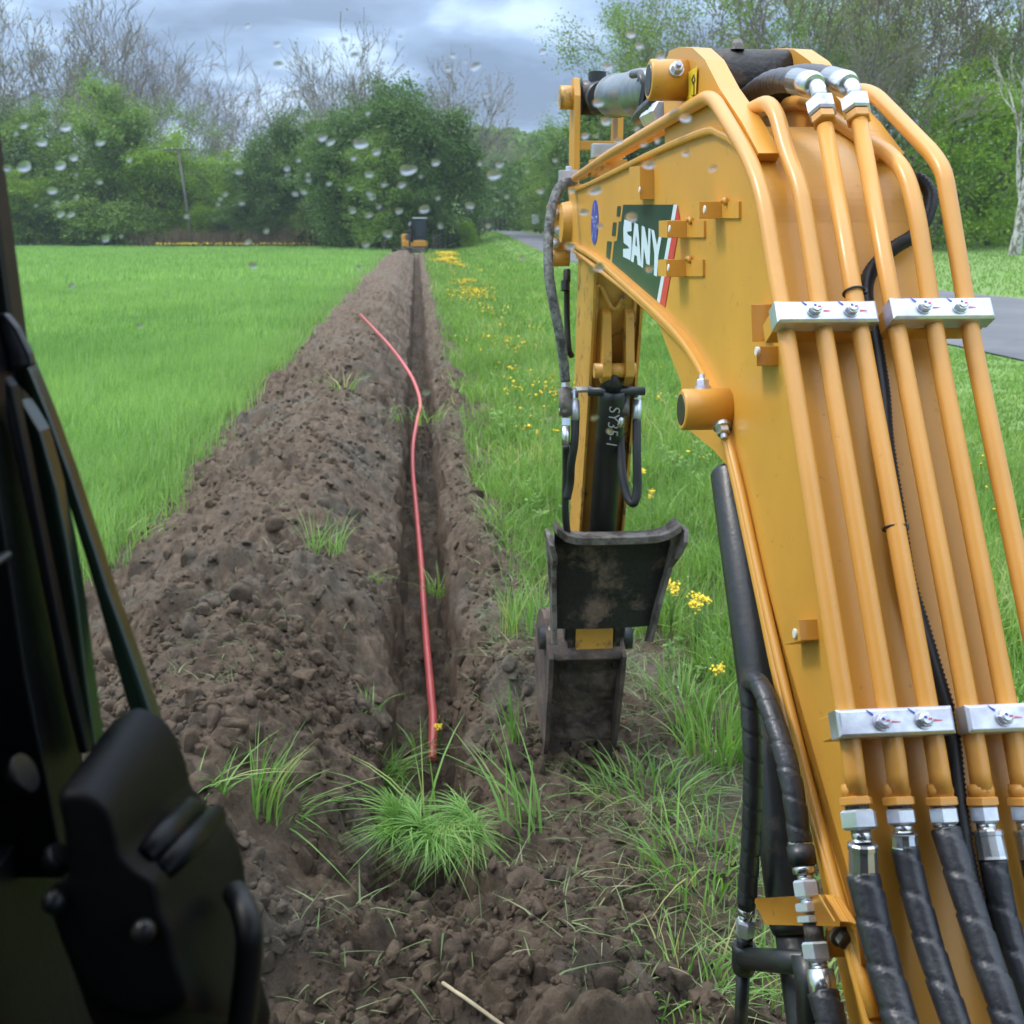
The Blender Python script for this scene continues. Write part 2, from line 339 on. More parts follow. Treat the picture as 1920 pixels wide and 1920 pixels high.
# numpy mesh helpers
def npmesh(name, V, F4=None, F3=None, mats=(), tint=None, smooth=False, mi=None):
    me = bpy.data.meshes.new(name); V = np.asarray(V, np.float32)
    loops = []; st_ = []; tot = []; k = 0
    for F, n in ((F4, 4), (F3, 3)):
        if F is None or len(F) == 0: continue
        F = np.asarray(F, np.int32); loops.append(F.ravel()); st_.append(k + np.arange(len(F)) * n); tot.append(np.full(len(F), n)); k += len(F) * n
    lo = np.concatenate(loops); s_ = np.concatenate(st_); to = np.concatenate(tot)
    me.vertices.add(len(V)); me.vertices.foreach_set('co', V.ravel())
    me.loops.add(len(lo)); me.loops.foreach_set('vertex_index', lo.astype(np.int32))
    me.polygons.add(len(s_)); me.polygons.foreach_set('loop_start', s_.astype(np.int32)); me.polygons.foreach_set('loop_total', to.astype(np.int32))
    if smooth: me.polygons.foreach_set('use_smooth', np.ones(len(s_), bool))
    me.update(calc_edges=True)
    for m in mats: me.materials.append(m)
    if mi is not None: me.polygons.foreach_set('material_index', mi.astype(np.int32))
    if tint is not None:
        a = me.attributes.new('tint', 'FLOAT', 'POINT'); a.data.foreach_set('value', np.asarray(tint, np.float32))
    return me
def blades(P, h, w, lean_a, lean, segs=3, tint=None, droop=1.0):
    """grass blades: P (n,3) roots; h heights; w widths; lean_a azimuth and lean = sideways reach / height"""
    n = len(P); P = np.asarray(P, float); fa = rng.uniform(0, math.pi, n)
    side = np.stack([np.cos(fa), np.sin(fa), np.zeros(n)], 1); ld = np.stack([np.cos(lean_a), np.sin(lean_a), np.zeros(n)], 1)
    lv = []
    for k in range(segs + 1):
        f = k / segs
        c = P + ld * (h * lean * f ** 1.8)[:, None]; c[:, 2] += h * (f - droop * np.clip(lean, 0, 2.5) * .28 * f ** 2.6)
        if k < segs:
            ww = w * (1 - .9 * f ** 1.6) * .5; lv += [c - side * ww[:, None], c + side * ww[:, None]]
        else: lv.append(c)
    V = np.stack(lv, 1); m = V.shape[1]; base = (np.arange(n) * m)[:, None]
    F4 = np.concatenate([base + np.array([[2 * k, 2 * k + 1, 2 * k + 3, 2 * k + 2]]) for k in range(segs - 1)]) if segs > 1 else None
    F3 = base + np.array([[2 * segs - 2, 2 * segs - 1, 2 * segs]])
    if tint is None: tint = rng.uniform(0, 1, n)
    return V.reshape(-1, 3), F4, F3, np.repeat(tint, m)
def join_parts(parts):
    V = []; F4 = []; F3 = []; T = []; k = 0
    for v, f4, f3, t in parts:
        V.append(v); T.append(t)
        if f4 is not None: F4.append(f4 + k)
        if f3 is not None: F3.append(f3 + k)
        k += len(v)
    return np.concatenate(V), (np.concatenate(F4) if F4 else None), (np.concatenate(F3) if F3 else None), np.concatenate(T)
def hsh(ix, iy, seed):
    x = (ix.astype(np.int64) * 374761393 + iy.astype(np.int64) * 668265263 + seed * 1274126177) & 0xffffffff
    x = ((x ^ (x >> 13)) * 1274126177) & 0xffffffff; x = x ^ (x >> 16); return (x & 0xffffff) / float(0xffffff)
def vnoise(x, y, seed=0):
    ix, iy = np.floor(x), np.floor(y); fx, fy = x - ix, y - iy; fx = fx * fx * (3 - 2 * fx); fy = fy * fy * (3 - 2 * fy)
    a, b, c, d = hsh(ix, iy, seed), hsh(ix + 1, iy, seed), hsh(ix, iy + 1, seed), hsh(ix + 1, iy + 1, seed)
    return (a + (b - a) * fx) * (1 - fy) + (c + (d - c) * fx) * fy
def fbm(x, y, o=4, seed=0):
    s, a, t = 0, 1., 0
    for k in range(o): s = s + a * vnoise(x * 2 ** k, y * 2 ** k, seed + k * 17); t += a; a *= .5
    return s / t
def clods(x, y, seed=0):
    """lumps: the tallest of the tilted chunks seeded in the surrounding cells (0..1)"""
    ix, iy = np.floor(x), np.floor(y); h = np.zeros_like(x)
    for i in (-1, 0, 1):
        for j in (-1, 0, 1):
            cx, cy = ix + i, iy + j; px, py = cx + hsh(cx, cy, seed), cy + hsh(cx, cy, seed + 5)
            rr = .35 + .55 * hsh(cx, cy, seed + 9); d = np.sqrt((x - px) ** 2 + 1.2 * (y - py) ** 2 + .25 * (x - px) * (y - py))
            tx, ty = hsh(cx, cy, seed + 21) - .5, hsh(cx, cy, seed + 33) - .5
            h = np.maximum(h, np.minimum(rr * .62 + (x - px) * tx * 1.5 + (y - py) * ty * 1.5, (rr - d) * 2.3))     # tilted broken faces
    return h
sm = lambda x, a, b: (lambda q: q * q * (3 - 2 * q))(np.clip((x - a) / (b - a), 0, 1))

# ------------------------------------------------------------------ terrain
def hgt(s, t):
    s, t = np.asarray(s, float), np.asarray(t, float)
    z = sm(s, 2.2, 7.5) * (.24 + 1.05 * sm(t, 42, 112)) - .12 * np.exp(-((s - 4.2) / 1.5) ** 2) * sm(t, -10, 5)
    z = z + sm(s, 15, 40) * .75 * sm(t, 5, 45) + 11 * sm(t, 125, 330) * sm(s, -60, -5)
    z = z + 3 * sm(t, 160, 500) + .12 * sm(s, 5.8, 7.3) * sm(t, 25, 45)
    return z + .05 * (fbm(s * .25 + 50, t * .25 + 50, 3, 3) - .5) * sm(np.abs(s), 2.5, 6)
T_END = 73.0
def edgeL(t): return -1.98 + .22 * (fbm(np.asarray(t) * 1.1, np.asarray(t) * 0 + .5, 3, 11) - .5) * 2 - .1 * sm(t, 10, 25)
def edgeR(t):
    t = np.asarray(t, float)
    return .64 + .22 * (fbm(t * 1.3, t * 0 + 9.5, 3, 21) - .5) * 2 + .65 * (1 - sm(t, 3.7, 5.0))
def soil(s, t, fine=True):
    s, t = np.asarray(s, float), np.asarray(t, float)
    g = hgt(s, t)
    A = .33 + .26 * (fbm(t * .8, s * .6, 3, 31) - .45)
    far = 1 - .25 * sm(t, 12, 60)
    near = sm(t, 1.2, 3.2) * .55 + .45
    eL = edgeL(t)
    prof = np.where(s < -.62, sm(s, eL, -.95), 1 - .9 * sm(s, -.66, -.17))
    prof = prof * np.where(s > -.16, 0, 1)
    z = g + A * prof * far * near
    # right-hand low ridge
    rb = sm(s, .15, .30) * (1 - sm(s, .38, edgeR(t))) * (.11 + .05 * fbm(t * 1.2, s, 2, 77))
    z = z + rb
    # trench
    s = s - .03
    wob = .045 * (fbm(t * 1.9, s * 1.5 + 3.3, 4, 41) - .5) * 2 + .05 * (fbm(t * .35, t * 0 + 1.3, 2, 45) - .5) * 2
    wob2 = .060 * (fbm(t * 2.1, s * 1.5 + 7.3, 4, 43) - .5) * 2 + .05 * (fbm(t * .35, t * 0 + 1.3, 2, 45) - .5) * 2
    inl = .12 * sm(s, -.30 + wob, -.18 + wob) + .88 * sm(s, -.195 + wob, -.145 + wob); inr = 1 - (.15 * sm(s, .20 + wob2, .34 + wob2) + .85 * sm(s, .13 + wob2, .185 + wob2))
    s = s + .03
    endn = sm(t, 2.4, 2.85) * (1 - sm(t, T_END - 1.5, T_END))
    dep = (.56 + .10 * (fbm(t * 1.5, s * 3, 4, 51) - .5) * 2) * endn
    cut = inl * inr
    z = z * (1 - cut * endn) - dep * cut
    # loose heap at the near end
    z = z + .17 * np.exp(-((s + .05) / .62) ** 2 - ((t - 2.15) / .38) ** 2) + .10 * np.exp(-((s + .75) / .3) ** 2 - ((t - 2.9) / .5) ** 2)
    lump = sm(s, eL - .05, eL + .25) * (1 - .7 * sm(s, edgeR(t) * .5, edgeR(t) + .1))
    wx, wy = fbm(s * 4, t * 4, 3, 63) * .9, fbm(s * 4 + 40, t * 4, 3, 64) * .9
    z = z + (fbm(s * 2.3, t * 2.3, 4, 61) - .5) * .24 * lump
    rough = .35 + 1.3 * sm(fbm(s * 1.1, t * 1.1, 3, 66), .35, .65)
    z = z + lump * rough * (.115 * (clods(s * 3.6 + wx, t * 3.6 + wy, 70) - .3) + .065 * (clods(s * 7.5 + wx * 2, t * 7.5 + wy * 2, 71) - .3) + .030 * (clods(s * 16 + wx * 3, t * 16 + wy * 3, 73) - .3))
    z = z + lump * .020 * (np.abs(fbm(s * 11, t * 11, 3, 75) - .5) * 4 - .5)
    if fine:
        q = fbm(s * 5, t * 5, 2, 84); jx, jy = fbm(s * 30, t * 30, 2, 85), fbm(s * 30 + 9, t * 30, 2, 86)
        z = z + (.4 + .6 * lump) * (.016 * q * 2 * clods(s * 34 + jx, t * 34 + jy, 79) + .010 * clods(s * 62 + jx, t * 62 + jy, 80) + .020 * (fbm(s * 22, t * 22, 4, 83) - .5))
    return z
def soil_at(p):
    s, t = st(p); return float(soil(np.array([s]), np.array([t]))[0])
SL, SR_ = -2.45, 2.3
# corridor of turned soil, finest near the camera
ts = [1.0]
while ts[-1] < T_END + 2: ts.append(ts[-1] + max(.0085, ts[-1] * .0040))
ts = np.array(ts)
ss = np.concatenate([np.linspace(SL, -.30, 200)[:-1], np.linspace(-.30, .30, 92)[:-1], np.linspace(.30, SR_, 170)])
S2, T2 = np.meshgrid(ss, ts); Z2 = soil(S2, T2)
rag = ((fbm(T2 * 5 + 3, Z2 * 7, 4, 91) - .5) * .13 + (fbm(T2 * 22, Z2 * 26, 3, 93) - .5) * .035) * np.exp(-((np.abs(S2 - .03) - .19) / .07) ** 2)   # ragged trench walls
X = TO.x + TR.x * (S2 + rag) + TF.x * T2; Y = TO.y + TR.y * (S2 + rag) + TF.y * T2
nr, nc = S2.shape; idx = np.arange(nr * nc).reshape(nr, nc)
F = np.stack([idx[:-1, :-1], idx[:-1, 1:], idx[1:, 1:], idx[1:, :-1]], -1).reshape(-1, 4)
me = npmesh('soil', np.stack([X, Y, Z2], -1).reshape(-1, 3), F, mats=[SOIL], smooth=True)
props(link(bpy.data.objects.new('trench_ground', me)), kind='structure', label='dug trench and turned brown soil beside the field')
# ground sheet around it, reaching the horizon
def axis(a, b, n, p=1): return a + (b - a) * np.linspace(0, 1, n) ** p
sL = np.concatenate([-axis(2.40, 420, 60, 3)[::-1], [-2.4]])[:-1]
gs = np.concatenate([sL, [-2.40], axis(2.25, 40, 70, 1.3), axis(42, 420, 40, 2.5)]); jl = len(sL)
gt = np.concatenate([-axis(.0, 300, 14, 2)[::-1][:-1] , [0.0, 1.05], axis(2, T_END + 1, 70), axis(T_END + 4, 400, 70, 1.4), axis(420, 560, 8)])
GS, GT = np.meshgrid(gs, gt); GZ = hgt(GS, GT) - .01
GX = TO.x + TR.x * GS + TF.x * GT; GY = TO.y + TR.y * GS + TF.y * GT
nr, nc = GS.shape; idx = np.arange(nr * nc).reshape(nr, nc)
F = np.stack([idx[:-1, :-1], idx[:-1, 1:], idx[1:, 1:], idx[1:, :-1]], -1)
keep = np.ones(F.shape[:2], bool); r0, r1 = int(np.searchsorted(gt, 1.05)), int(np.searchsorted(gt, T_END + 1))
keep[r0:r1, jl] = False
me = npmesh('ground', np.stack([GX, GY, GZ], -1).reshape(-1, 3), F[keep], mats=[GROUND], smooth=True)
props(link(bpy.data.objects.new('ground', me)), kind='structure', label='green field and grass verge')
# road: one strip that follows the verge and bends away far ahead
RT = np.concatenate([np.linspace(-30, 120, 150), np.linspace(122, 200, 40)])
def roadL(t): return 8.5 - .026 * np.minimum(t, 50) + .02 * np.clip(t - 50, 0, 55) - .035 * np.clip(t - 105, 0, None) ** 1.4
def roadR(t): return 16.1 - .05 * np.minimum(t, 105) - .035 * np.clip(t - 105, 0, None) ** 1.4
cols = np.linspace(0, 1, 9); V = []
for t in RT:
    a, b = roadL(t), roadR(t)
    for c in cols: s = a + (b - a) * c; p = ST(s, t); V.append((p.x, p.y, float(hgt(s, t)) + .012 + .05 * (1 - (2 * c - 1) ** 2)))
n = len(cols); idx = np.arange(len(V)).reshape(-1, n)
F = np.stack([idx[:-1, :-1], idx[:-1, 1:], idx[1:, 1:], idx[1:, :-1]], -1).reshape(-1, 4)
props(link(bpy.data.objects.new('road', npmesh('road', V, F, mats=[ASPH], smooth=True))), kind='structure', label='narrow grey asphalt road')

# ------------------------------------------------------------------ grass
def scat(n, s0, s1, t0, t1, p=1.0):
    """random (s, t); p > 1 packs them towards t0"""
    return rng.uniform(s0, s1, n), t0 + (t1 - t0) * rng.uniform(0, 1, n) ** p
def world(s, t, z): return np.stack([TO.x + TR.x * s + TF.x * t, TO.y + TR.y * s + TF.y * t, z], 1)
# view wedge test keeps blades to what the camera and a step beside it can see
def inview(s, t, marg=1.5):
    x = TO.x + TR.x * s + TF.x * t; y = TO.y + TR.y * s + TF.y * t
    return (np.abs(x) < .53 * np.maximum(y, 0) + marg) & (y > .8)
def field_part(n, t0, t1, h, w, segs, sleft):
    s, t = scat(n, sleft, -1.6, t0, t1); k = (s < edgeL(t) + rng.normal(0, .10, n)) & inview(s, t, 1.0); s, t = s[k], t[k]; n = len(s)
    patch = fbm(s * .35, t * .35, 3, 5)
    hh = h * rng.uniform(.55, 1.25, n) * (.70 + .6 * patch) * (1 - .25 * (fbm(s * 3, t * .6, 2, 6) > .62))
    z = np.where(s > SL, soil(s, t, False), hgt(s, t)) - .02
    return blades(world(s, t, z), hh, w * rng.uniform(.7, 1.3, n), rng.normal(.4, 1.4, n), np.abs(rng.normal(.25, .22, n)), segs, np.clip(.5 * patch + rng.normal(.25, .22, n), 0, 1))
parts = [field_part(95000, 3.0, 9, .26, .009, 3, -6.5), field_part(110000, 9, 18, .27, .013, 2, -13), field_part(110000, 18, 36, .28, .028, 2, -24),
         field_part(120000, 36, 104, .30, .075, 1, -64)]
V, F4, F3, Tn = join_parts(parts)
props(link(bpy.data.objects.new('field_grass', npmesh('field_grass', V, F4, F3, [GRS_F], Tn))), 'young green wheat standing thick in the flat field', 'wheat', kind='stuff')
def verge_part(n, t0, t1, h, w, segs, s1, p=1.0):
    s, t = scat(n, .4, s1, t0, t1, p)
    pn = fbm(s * 1.7, t * 1.7, 3, 15)
    k = inview(s, t, .8) & (s < roadL(t) - .12 + rng.normal(0, .1, n))
    k &= (s > edgeR(t) + rng.normal(0, .16, n)) & ((rng.uniform(0, 1, n) < .35) | (fbm(s * 2.6, t * 2.2, 3, 18) < .60)) & ((t > 4.6) | (rng.uniform(0, 1, n) < sm(pn + (s - 1.0) * .5, .42, .62)) )
    s, t, pn = s[k], t[k], pn[k]; n = len(s)
    hh = h * rng.uniform(.35, 1.3, n) * (.35 + 1.25 * pn) * (1 - .80 * sm(s, 3.8, 6.6))
    z = np.where(s < SR_, soil(s, t, False), hgt(s, t)) - .01
    return blades(world(s, t, z), hh, w * rng.uniform(.6, 1.4, n), rng.uniform(0, 6.28, n), np.abs(rng.normal(.45, .35, n)), segs, np.clip(.7 * pn + rng.normal(.12, .25, n), 0, 1))
parts = [verge_part(105000, 1.8, 7.8, .25, .0075, 3, 5.6), verge_part(100000, 7.5, 18, .24, .013, 2, 9), verge_part(80000, 18, 42, .24, .03, 2, 9), verge_part(60000, 42, 110, .28, .08, 1, 9)]
V, F4, F3, Tn = join_parts(parts)
props(link(bpy.data.objects.new('verge_grass', npmesh('verge_grass', V, F4, F3, [GRS_V], Tn))), 'long bright grass on the verge between trench and road', 'grass', kind='stuff')
# broad-leaved weeds among the verge grass
n = 2600; s, t = scat(n, .55, 5.0, 2.2, 13, 1.2); k = (s > edgeR(t) + .05) & (rng.uniform(0, 1, n) < sm(fbm(s * 1.2, t * 1.2, 3, 401), .40, .62)); s, t = s[k], t[k]; n = len(s); m_ = 11
ctr = np.repeat(world(s, t, hgt(s, t) + rng.uniform(.03, .17, n)), m_, 0); a = rng.uniform(0, 6.28, n * m_); r = rng.uniform(.012, .06, n * m_)
C = ctr + np.stack([r * np.cos(a), r * np.sin(a), rng.normal(0, .018, n * m_)], 1); ln = rng.uniform(.014, .030, n * m_)[:, None]
U = np.stack([np.cos(a), np.sin(a), rng.normal(.1, .3, n * m_)], 1) * ln; Wd = np.stack([-np.sin(a), np.cos(a), rng.normal(0, .25, n * m_)], 1) * ln * .5
V = np.stack([C - U, C - Wd, C + U, C + Wd], 1).reshape(-1, 3)
props(link(bpy.data.objects.new('weeds', npmesh('weeds', V, np.arange(4 * n * m_).reshape(-1, 4), mats=[GRS_V], tint=np.repeat(rng.uniform(0, .8, n * m_), 4)))), 'broad leaved weeds growing through the verge grass', 'weeds', kind='stuff')
# lawn across the road
s, t = scat(90000, 13, 60, 12, 75); k = (s > roadR(t) + .1) & inview(s, t, 1); s, t = s[k], t[k]; n = len(s)
V, F4, F3, Tn = blades(world(s, t, hgt(s, t) - .01), rng.uniform(.06, .16, n), rng.uniform(.03, .06, n), rng.uniform(0, 6.28, n), np.abs(rng.normal(.4, .3, n)), 1, rng.uniform(0, .9, n))
props(link(bpy.data.objects.new('lawn_grass', npmesh('lawn_grass', V, F4, F3, [GRS_V], Tn))), 'short mown grass across the road under the woods', 'grass', kind='stuff')
# trampled and cut grass lying on the soil
s1, t1 = scat(6500, -.3, 1.5, 1.9, 4.6); k1 = ((s1 > .25) | (t1 < 2.4)) & (rng.uniform(0, 1, 6500) < .35 + .65 * sm(s1, .3, .9))
s2, t2 = scat(2600, -1.9, .8, 3.4, 12, 1.5); k2 = rng.uniform(0, 1, 2600) < sm(fbm(s2 * 1.5, t2 * .9, 3, 101), .42, .62)
s3, t3 = scat(5200, .30, 1.0, 4.0, 30, 1.4)
s = np.concatenate([s1[k1], s2[k2], s3]); t = np.concatenate([t1[k1], t2[k2], t3]); n = len(s)
far = np.clip(t / 8, 1, 3)
V, F4, F3, Tn = blades(world(s, t, soil(s, t) + .006), rng.uniform(.015, .05, n), rng.uniform(.0035, .007, n) * far, rng.uniform(0, 6.28, n), rng.uniform(1.2, 4.5, n), 3, droop=.55)
props(link(bpy.data.objects.new('cut_grass', npmesh('cut_grass', V, F4, F3, [GRS_C], Tn))), 'torn grass blades strewn over the turned soil', 'cut grass', kind='stuff')

# soil clods
bm = bmesh.new(); bmesh.ops.create_icosphere(bm, subdivisions=3, radius=1)
bv = np.array([v.co[:] for v in bm.verts]); bf = np.array([[v.index for v in f.verts] for f in bm.faces]); bm.free()
def hew(V, seed, k=9, lo=.45, hi=.85):
    """cut a ball with random planes: an angular clod"""
    r = np.random.default_rng(seed); V = V.copy()
    for _ in range(k):
        n = r.normal(0, 1, 3); n /= np.linalg.norm(n); d = r.uniform(lo, hi); o = V @ n - d; V -= np.clip(o, 0, None)[:, None] * n
    return V * (1 + .16 * (fbm(V[:, 0] * 4 + seed, V[:, 1] * 4 + V[:, 2] * 3, 3, seed) - .5))[:, None]
def clod_cloud(s, t, r, bv=bv, bf=bf):
    n = len(s); ks = 8
    var = np.stack([hew(bv, 50 + i) for i in range(ks)]) * 1.15
    V = var[rng.integers(0, ks, n)] * r[:, None, None] * rng.uniform(.6, 1.4, (n, 1, 3))
    a = rng.uniform(0, 6.28, n); c, s_ = np.cos(a)[:, None], np.sin(a)[:, None]
    Vx = V[:, :, 0] * c - V[:, :, 1] * s_; Vy = V[:, :, 0] * s_ + V[:, :, 1] * c
    P = world(s, t, soil(s, t) + r * .15)
    V = np.stack([Vx, Vy, V[:, :, 2]], -1) + P[:, None, :]
    return V.reshape(-1, 3), (bf[None] + (np.arange(n) * len(bv))[:, None, None]).reshape(-1, 3)
sA, tA = scat(15000, -1.7, 1.0, 1.9, 4.4, 1.3); sB, tB = scat(12000, -2.1, .75, 3.5, 13, 1.4)
s = np.concatenate([sA, sB]); t = np.concatenate([tA, tB]); k = (s > edgeL(t)) & (s < edgeR(t) + .1) & (rng.uniform(0, 1, len(s)) < .25 + 1.2 * sm(fbm(s * 2.3, t * 2.3, 3, 131), .4, .65)); s, t = s[k], t[k]
r = .0035 + .009 * rng.pareto(2.6, len(s)).clip(0, 2.8)
bm = bmesh.new(); bmesh.ops.create_icosphere(bm, subdivisions=2, radius=1); bv1 = np.array([v.co[:] for v in bm.verts]); bf1 = np.array([[v.index for v in f.verts] for f in bm.faces]); bm.free()
big = r > .011
sm_, tm_ = scat(900, -1.85, .5, 2.6, 16, 1.5); km_ = (sm_ > edgeL(tm_)) & ((sm_ < -.22) | (sm_ > .24)); s = np.r_[s, sm_[km_]]; t = np.r_[t, tm_[km_]]; r = np.r_[r, rng.uniform(.020, .055, int(km_.sum())) * rng.uniform(.5, 1, int(km_.sum()))]; big = r > .011
(Va, Fa), (Vb, Fb) = clod_cloud(s[big], t[big], r[big]), clod_cloud(s[~big], t[~big], r[~big], bv1, bf1); V = np.concatenate([Va, Vb]); F3 = np.concatenate([Fa, Fb + len(Va)])
props(link(bpy.data.objects.new('soil_clods', npmesh('soil_clods', V, None, F3, [SOIL]))), 'loose crumbly clods of brown soil', 'soil clods', kind='stuff')

# ------------------------------------------------------------------ things on the soil
def tuft(u, v, z, n, h, w, lean, label, name='grass_tuft', az=None, azs=3.1, rad=.05, cat='grass tuft', clump=False):
    p = G(u, v, z)
    if not clump: p.z = max(p.z, -.6)
    a = rng.uniform(0, 6.28, n); rr = rad * np.sqrt(rng.uniform(0, 1, n))
    P = np.stack([p.x + rr * np.cos(a), p.y + rr * np.sin(a), np.full(n, p.z)], 1)
    la = rng.normal(az, azs, n) if az is not None else a + rng.normal(0, .5, n)
    V, F4, F3, Tn = blades(P - np.array(p), h * rng.uniform(.5, 1.1, n), w * rng.uniform(.6, 1.3, n), la, np.abs(rng.normal(lean, lean * .5, n)), 5, rng.uniform(0, 1, n) ** .8)
    o = bpy.data.objects.new(name, npmesh(name, V, F4, F3, [GRS_T], Tn)); o.location = p; link(o)
    return props(o, label, cat)
def zs(u, v):
    z = 0.
    for _ in range(6): z = soil_at(G(u, v, z))
    return z
# big overturned sod at the near end of the trench
p = G(800, 1640, .06)
rt = root('grass_clump', p, 'large overturned clump of long grass at the near end of the trench', 'grass clump')
pp = []
for q in range(24):
    cx, cy, cz = rng.uniform(-.13, .16), rng.uniform(-.03, .09), rng.uniform(.08, .15); n = int(rng.integers(30, 85)); aim = rng.normal(-1.5, 1.1) if q % 4 else rng.uniform(1.2, 2.8)
    a = rng.uniform(0, 6.28, n); rr = .025 * np.sqrt(rng.uniform(0, 1, n)); hh = rng.uniform(.10, .235)
    P = np.stack([cx + rr * np.cos(a), cy + rr * np.sin(a) * .7, np.full(n, cz)], 1); wd = rng.uniform(.003, .0085)
    pp.append(blades(P, hh * rng.uniform(.35, .85, n), wd * rng.uniform(.6, 1.3, n), rng.normal(aim, .55, n), np.abs(rng.normal(rng.uniform(.7, 2.0), .4, n)), 6, np.clip(rng.uniform(0, 1) * .7 + rng.uniform(-.1, .4, n), 0, 1), droop=rng.uniform(1.2, 2.4)))
V, F4, F3, Tn = join_parts(pp)
link(bpy.data.objects.new('blades', npmesh('blades', V, F4, F3, [GRS_T], Tn)), rt)
V = hew(bv, 77, 14, .5, .85) * np.array([.21, .13, .12]); V *= (1 + .35 * (fbm(bv[:, 0] * 2 + 5, bv[:, 1] * 2 + bv[:, 2] * 3, 3, 3) - .5))[:, None]; V[:, 2] += .03; V[:, 1] += .05
link(bpy.data.objects.new('sod', npmesh('sod', V, None, bf, [SOIL], smooth=True)), rt)
T_ = 'grass tuft'
tuft(790, 1560, .12, 12, .34, .011, .9, 'long wide grass blades reaching up left out of the big clump', az=2.5, azs=.45, rad=.06, name='grass_sprig')
tuft(985, 1560, zs(985, 1590), 26, .34, .010, .8, 'leaning sheaf of grass on the right bank beside the big clump', az=2.2, azs=.35, rad=.07, name='grass_sprig')
tuft(495, 1540, zs(495, 1540), 42, .33, .0085, .45, 'upright green grass tuft on the spoil bank beside the wiper motor', az=.7, azs=.7, rad=.05, name=T_.replace(' ', '_'))
tuft(400, 1490, zs(400, 1500), 26, .17, .008, 1.3, 'flattened grass tuft on the bank at the edge of the wiper motor cover', az=.3, azs=1.2, rad=.06, name='grass_tuft')
tuft(540, 1545, zs(540, 1545), 26, .16, .008, 1.8, 'drooping blades at the foot of the upright bank tuft', az=-.2, azs=.9, rad=.05, name='grass_tuft')
tuft(612, 1035, zs(612, 1035), 44, .26, .008, .7, 'pale grass tuft halfway along the spoil bank', az=1.0, azs=1.2, rad=.11, name='grass_tuft')
tuft(700, 1090, zs(700, 1090), 12, .12, .007, 1.6, 'small sprig lying right of the pale bank tuft', az=-.3, azs=.9, rad=.05, name='grass_tuft')
tuft(820, 1115, -.28, 44, .20, .008, .9, 'green tuft hanging on the trench wall right beside the red conduit', rad=.07, name='grass_tuft')
tuft(690, 1335, zs(690, 1335), 18, .12, .008, 1.1, 'blue green sprig on the left lip of the trench', rad=.05, name='grass_tuft')
tuft(725, 1470, -.25, 60, .22, .007, 1.0, 'grass hanging down the left trench wall above the big clump', az=0, azs=.7, rad=.07, name='grass_tuft')
tuft(775, 1405, -.44, 26, .18, .008, 1.2, 'grass blades in the trench around the near end of the conduit', az=.4, azs=1.4, rad=.1, name='grass_tuft')
tuft(965, 1400, zs(965, 1480), 14, .26, .010, .5, 'lone green seedling standing left of the bucket teeth', az=2, azs=1, rad=.02, name='grass_tuft')
tuft(988, 1180, zs(988, 1230), 90, .30, .008, .35, 'narrow upright stand of grass left of the bucket', az=1.5, azs=1.5, rad=.13, name='grass_tuft')
tuft(935, 990, zs(935, 1010), 40, .26, .009, .6, 'grass tuft on the right bank level with the thumb top', rad=.12, name='grass_tuft')
tuft(640, 730, zs(640, 730), 16, .3, .014, 1.4, 'dry sprig on the bank below the far end of the conduit', rad=.2, name='grass_tuft')
tuft(790, 790, zs(850, 830), 30, .25, .014, 1.1, 'grass fallen on the right lip beside the bend in the conduit', rad=.25, name='grass_tuft')
tuft(720, 790, zs(720, 800), 12, .2, .012, 1.1, 'little sprig on the bank level with the bend in the conduit', rad=.15, name='grass_tuft')
tuft(250, 1010, zs(250, 1030), 60, .22, .010, 1.2, 'trampled wheat hanging over the field edge by the wiper', az=-.5, azs=.9, rad=.25, name='grass_tuft')
tuft(1350, 1410, zs(1350, 1450), 200, .26, .009, .4, 'dense tall grass beside the black boom cylinder', rad=.18, name='grass_tuft')
tuft(1280, 1330, zs(1280, 1350), 120, .22, .008, .5, 'knee high green tuft right of the bucket', rad=.15, name='grass_tuft')
tuft(1220, 1490, zs(1220, 1490), 150, .15, .007, 1.2, 'mat of bent grass in front of the bucket teeth', rad=.2, name='grass_tuft')
tuft(1330, 1640, zs(1330, 1640), 130, .2, .007, .9, 'bent grass beside the yellow hose bracket', rad=.2, name='grass_tuft')
tuft(1280, 1860, zs(1280, 1860), 150, .13, .007, 1.0, 'low weedy grass below the steel tee fitting', rad=.16, name='grass_tuft')
tuft(1480, 1850, zs(1450, 1850), 120, .16, .007, .9, 'long bent grass seen under the cross tube', rad=.14, name='grass_tuft')
# straw stalk bottom centre
mb = MB(); q = [G(830, 1843, .20), G(870, 1870, .215), G(960, 1935, .20)]; mb.tube(q, .005, STRAW, 8)
mb.build('dry_stalk', None, label='pale dry stalk lying on the heap in front', cat='stalk')
mb = MB(); mb.tube([G(572, 1760, .2), G(590, 1790, .22), G(612, 1822, .2)], .0028, STRAW, 6); mb.build('dry_stalk', None, label='short curled yellow stalk on the soil left of the heap', cat='stalk')
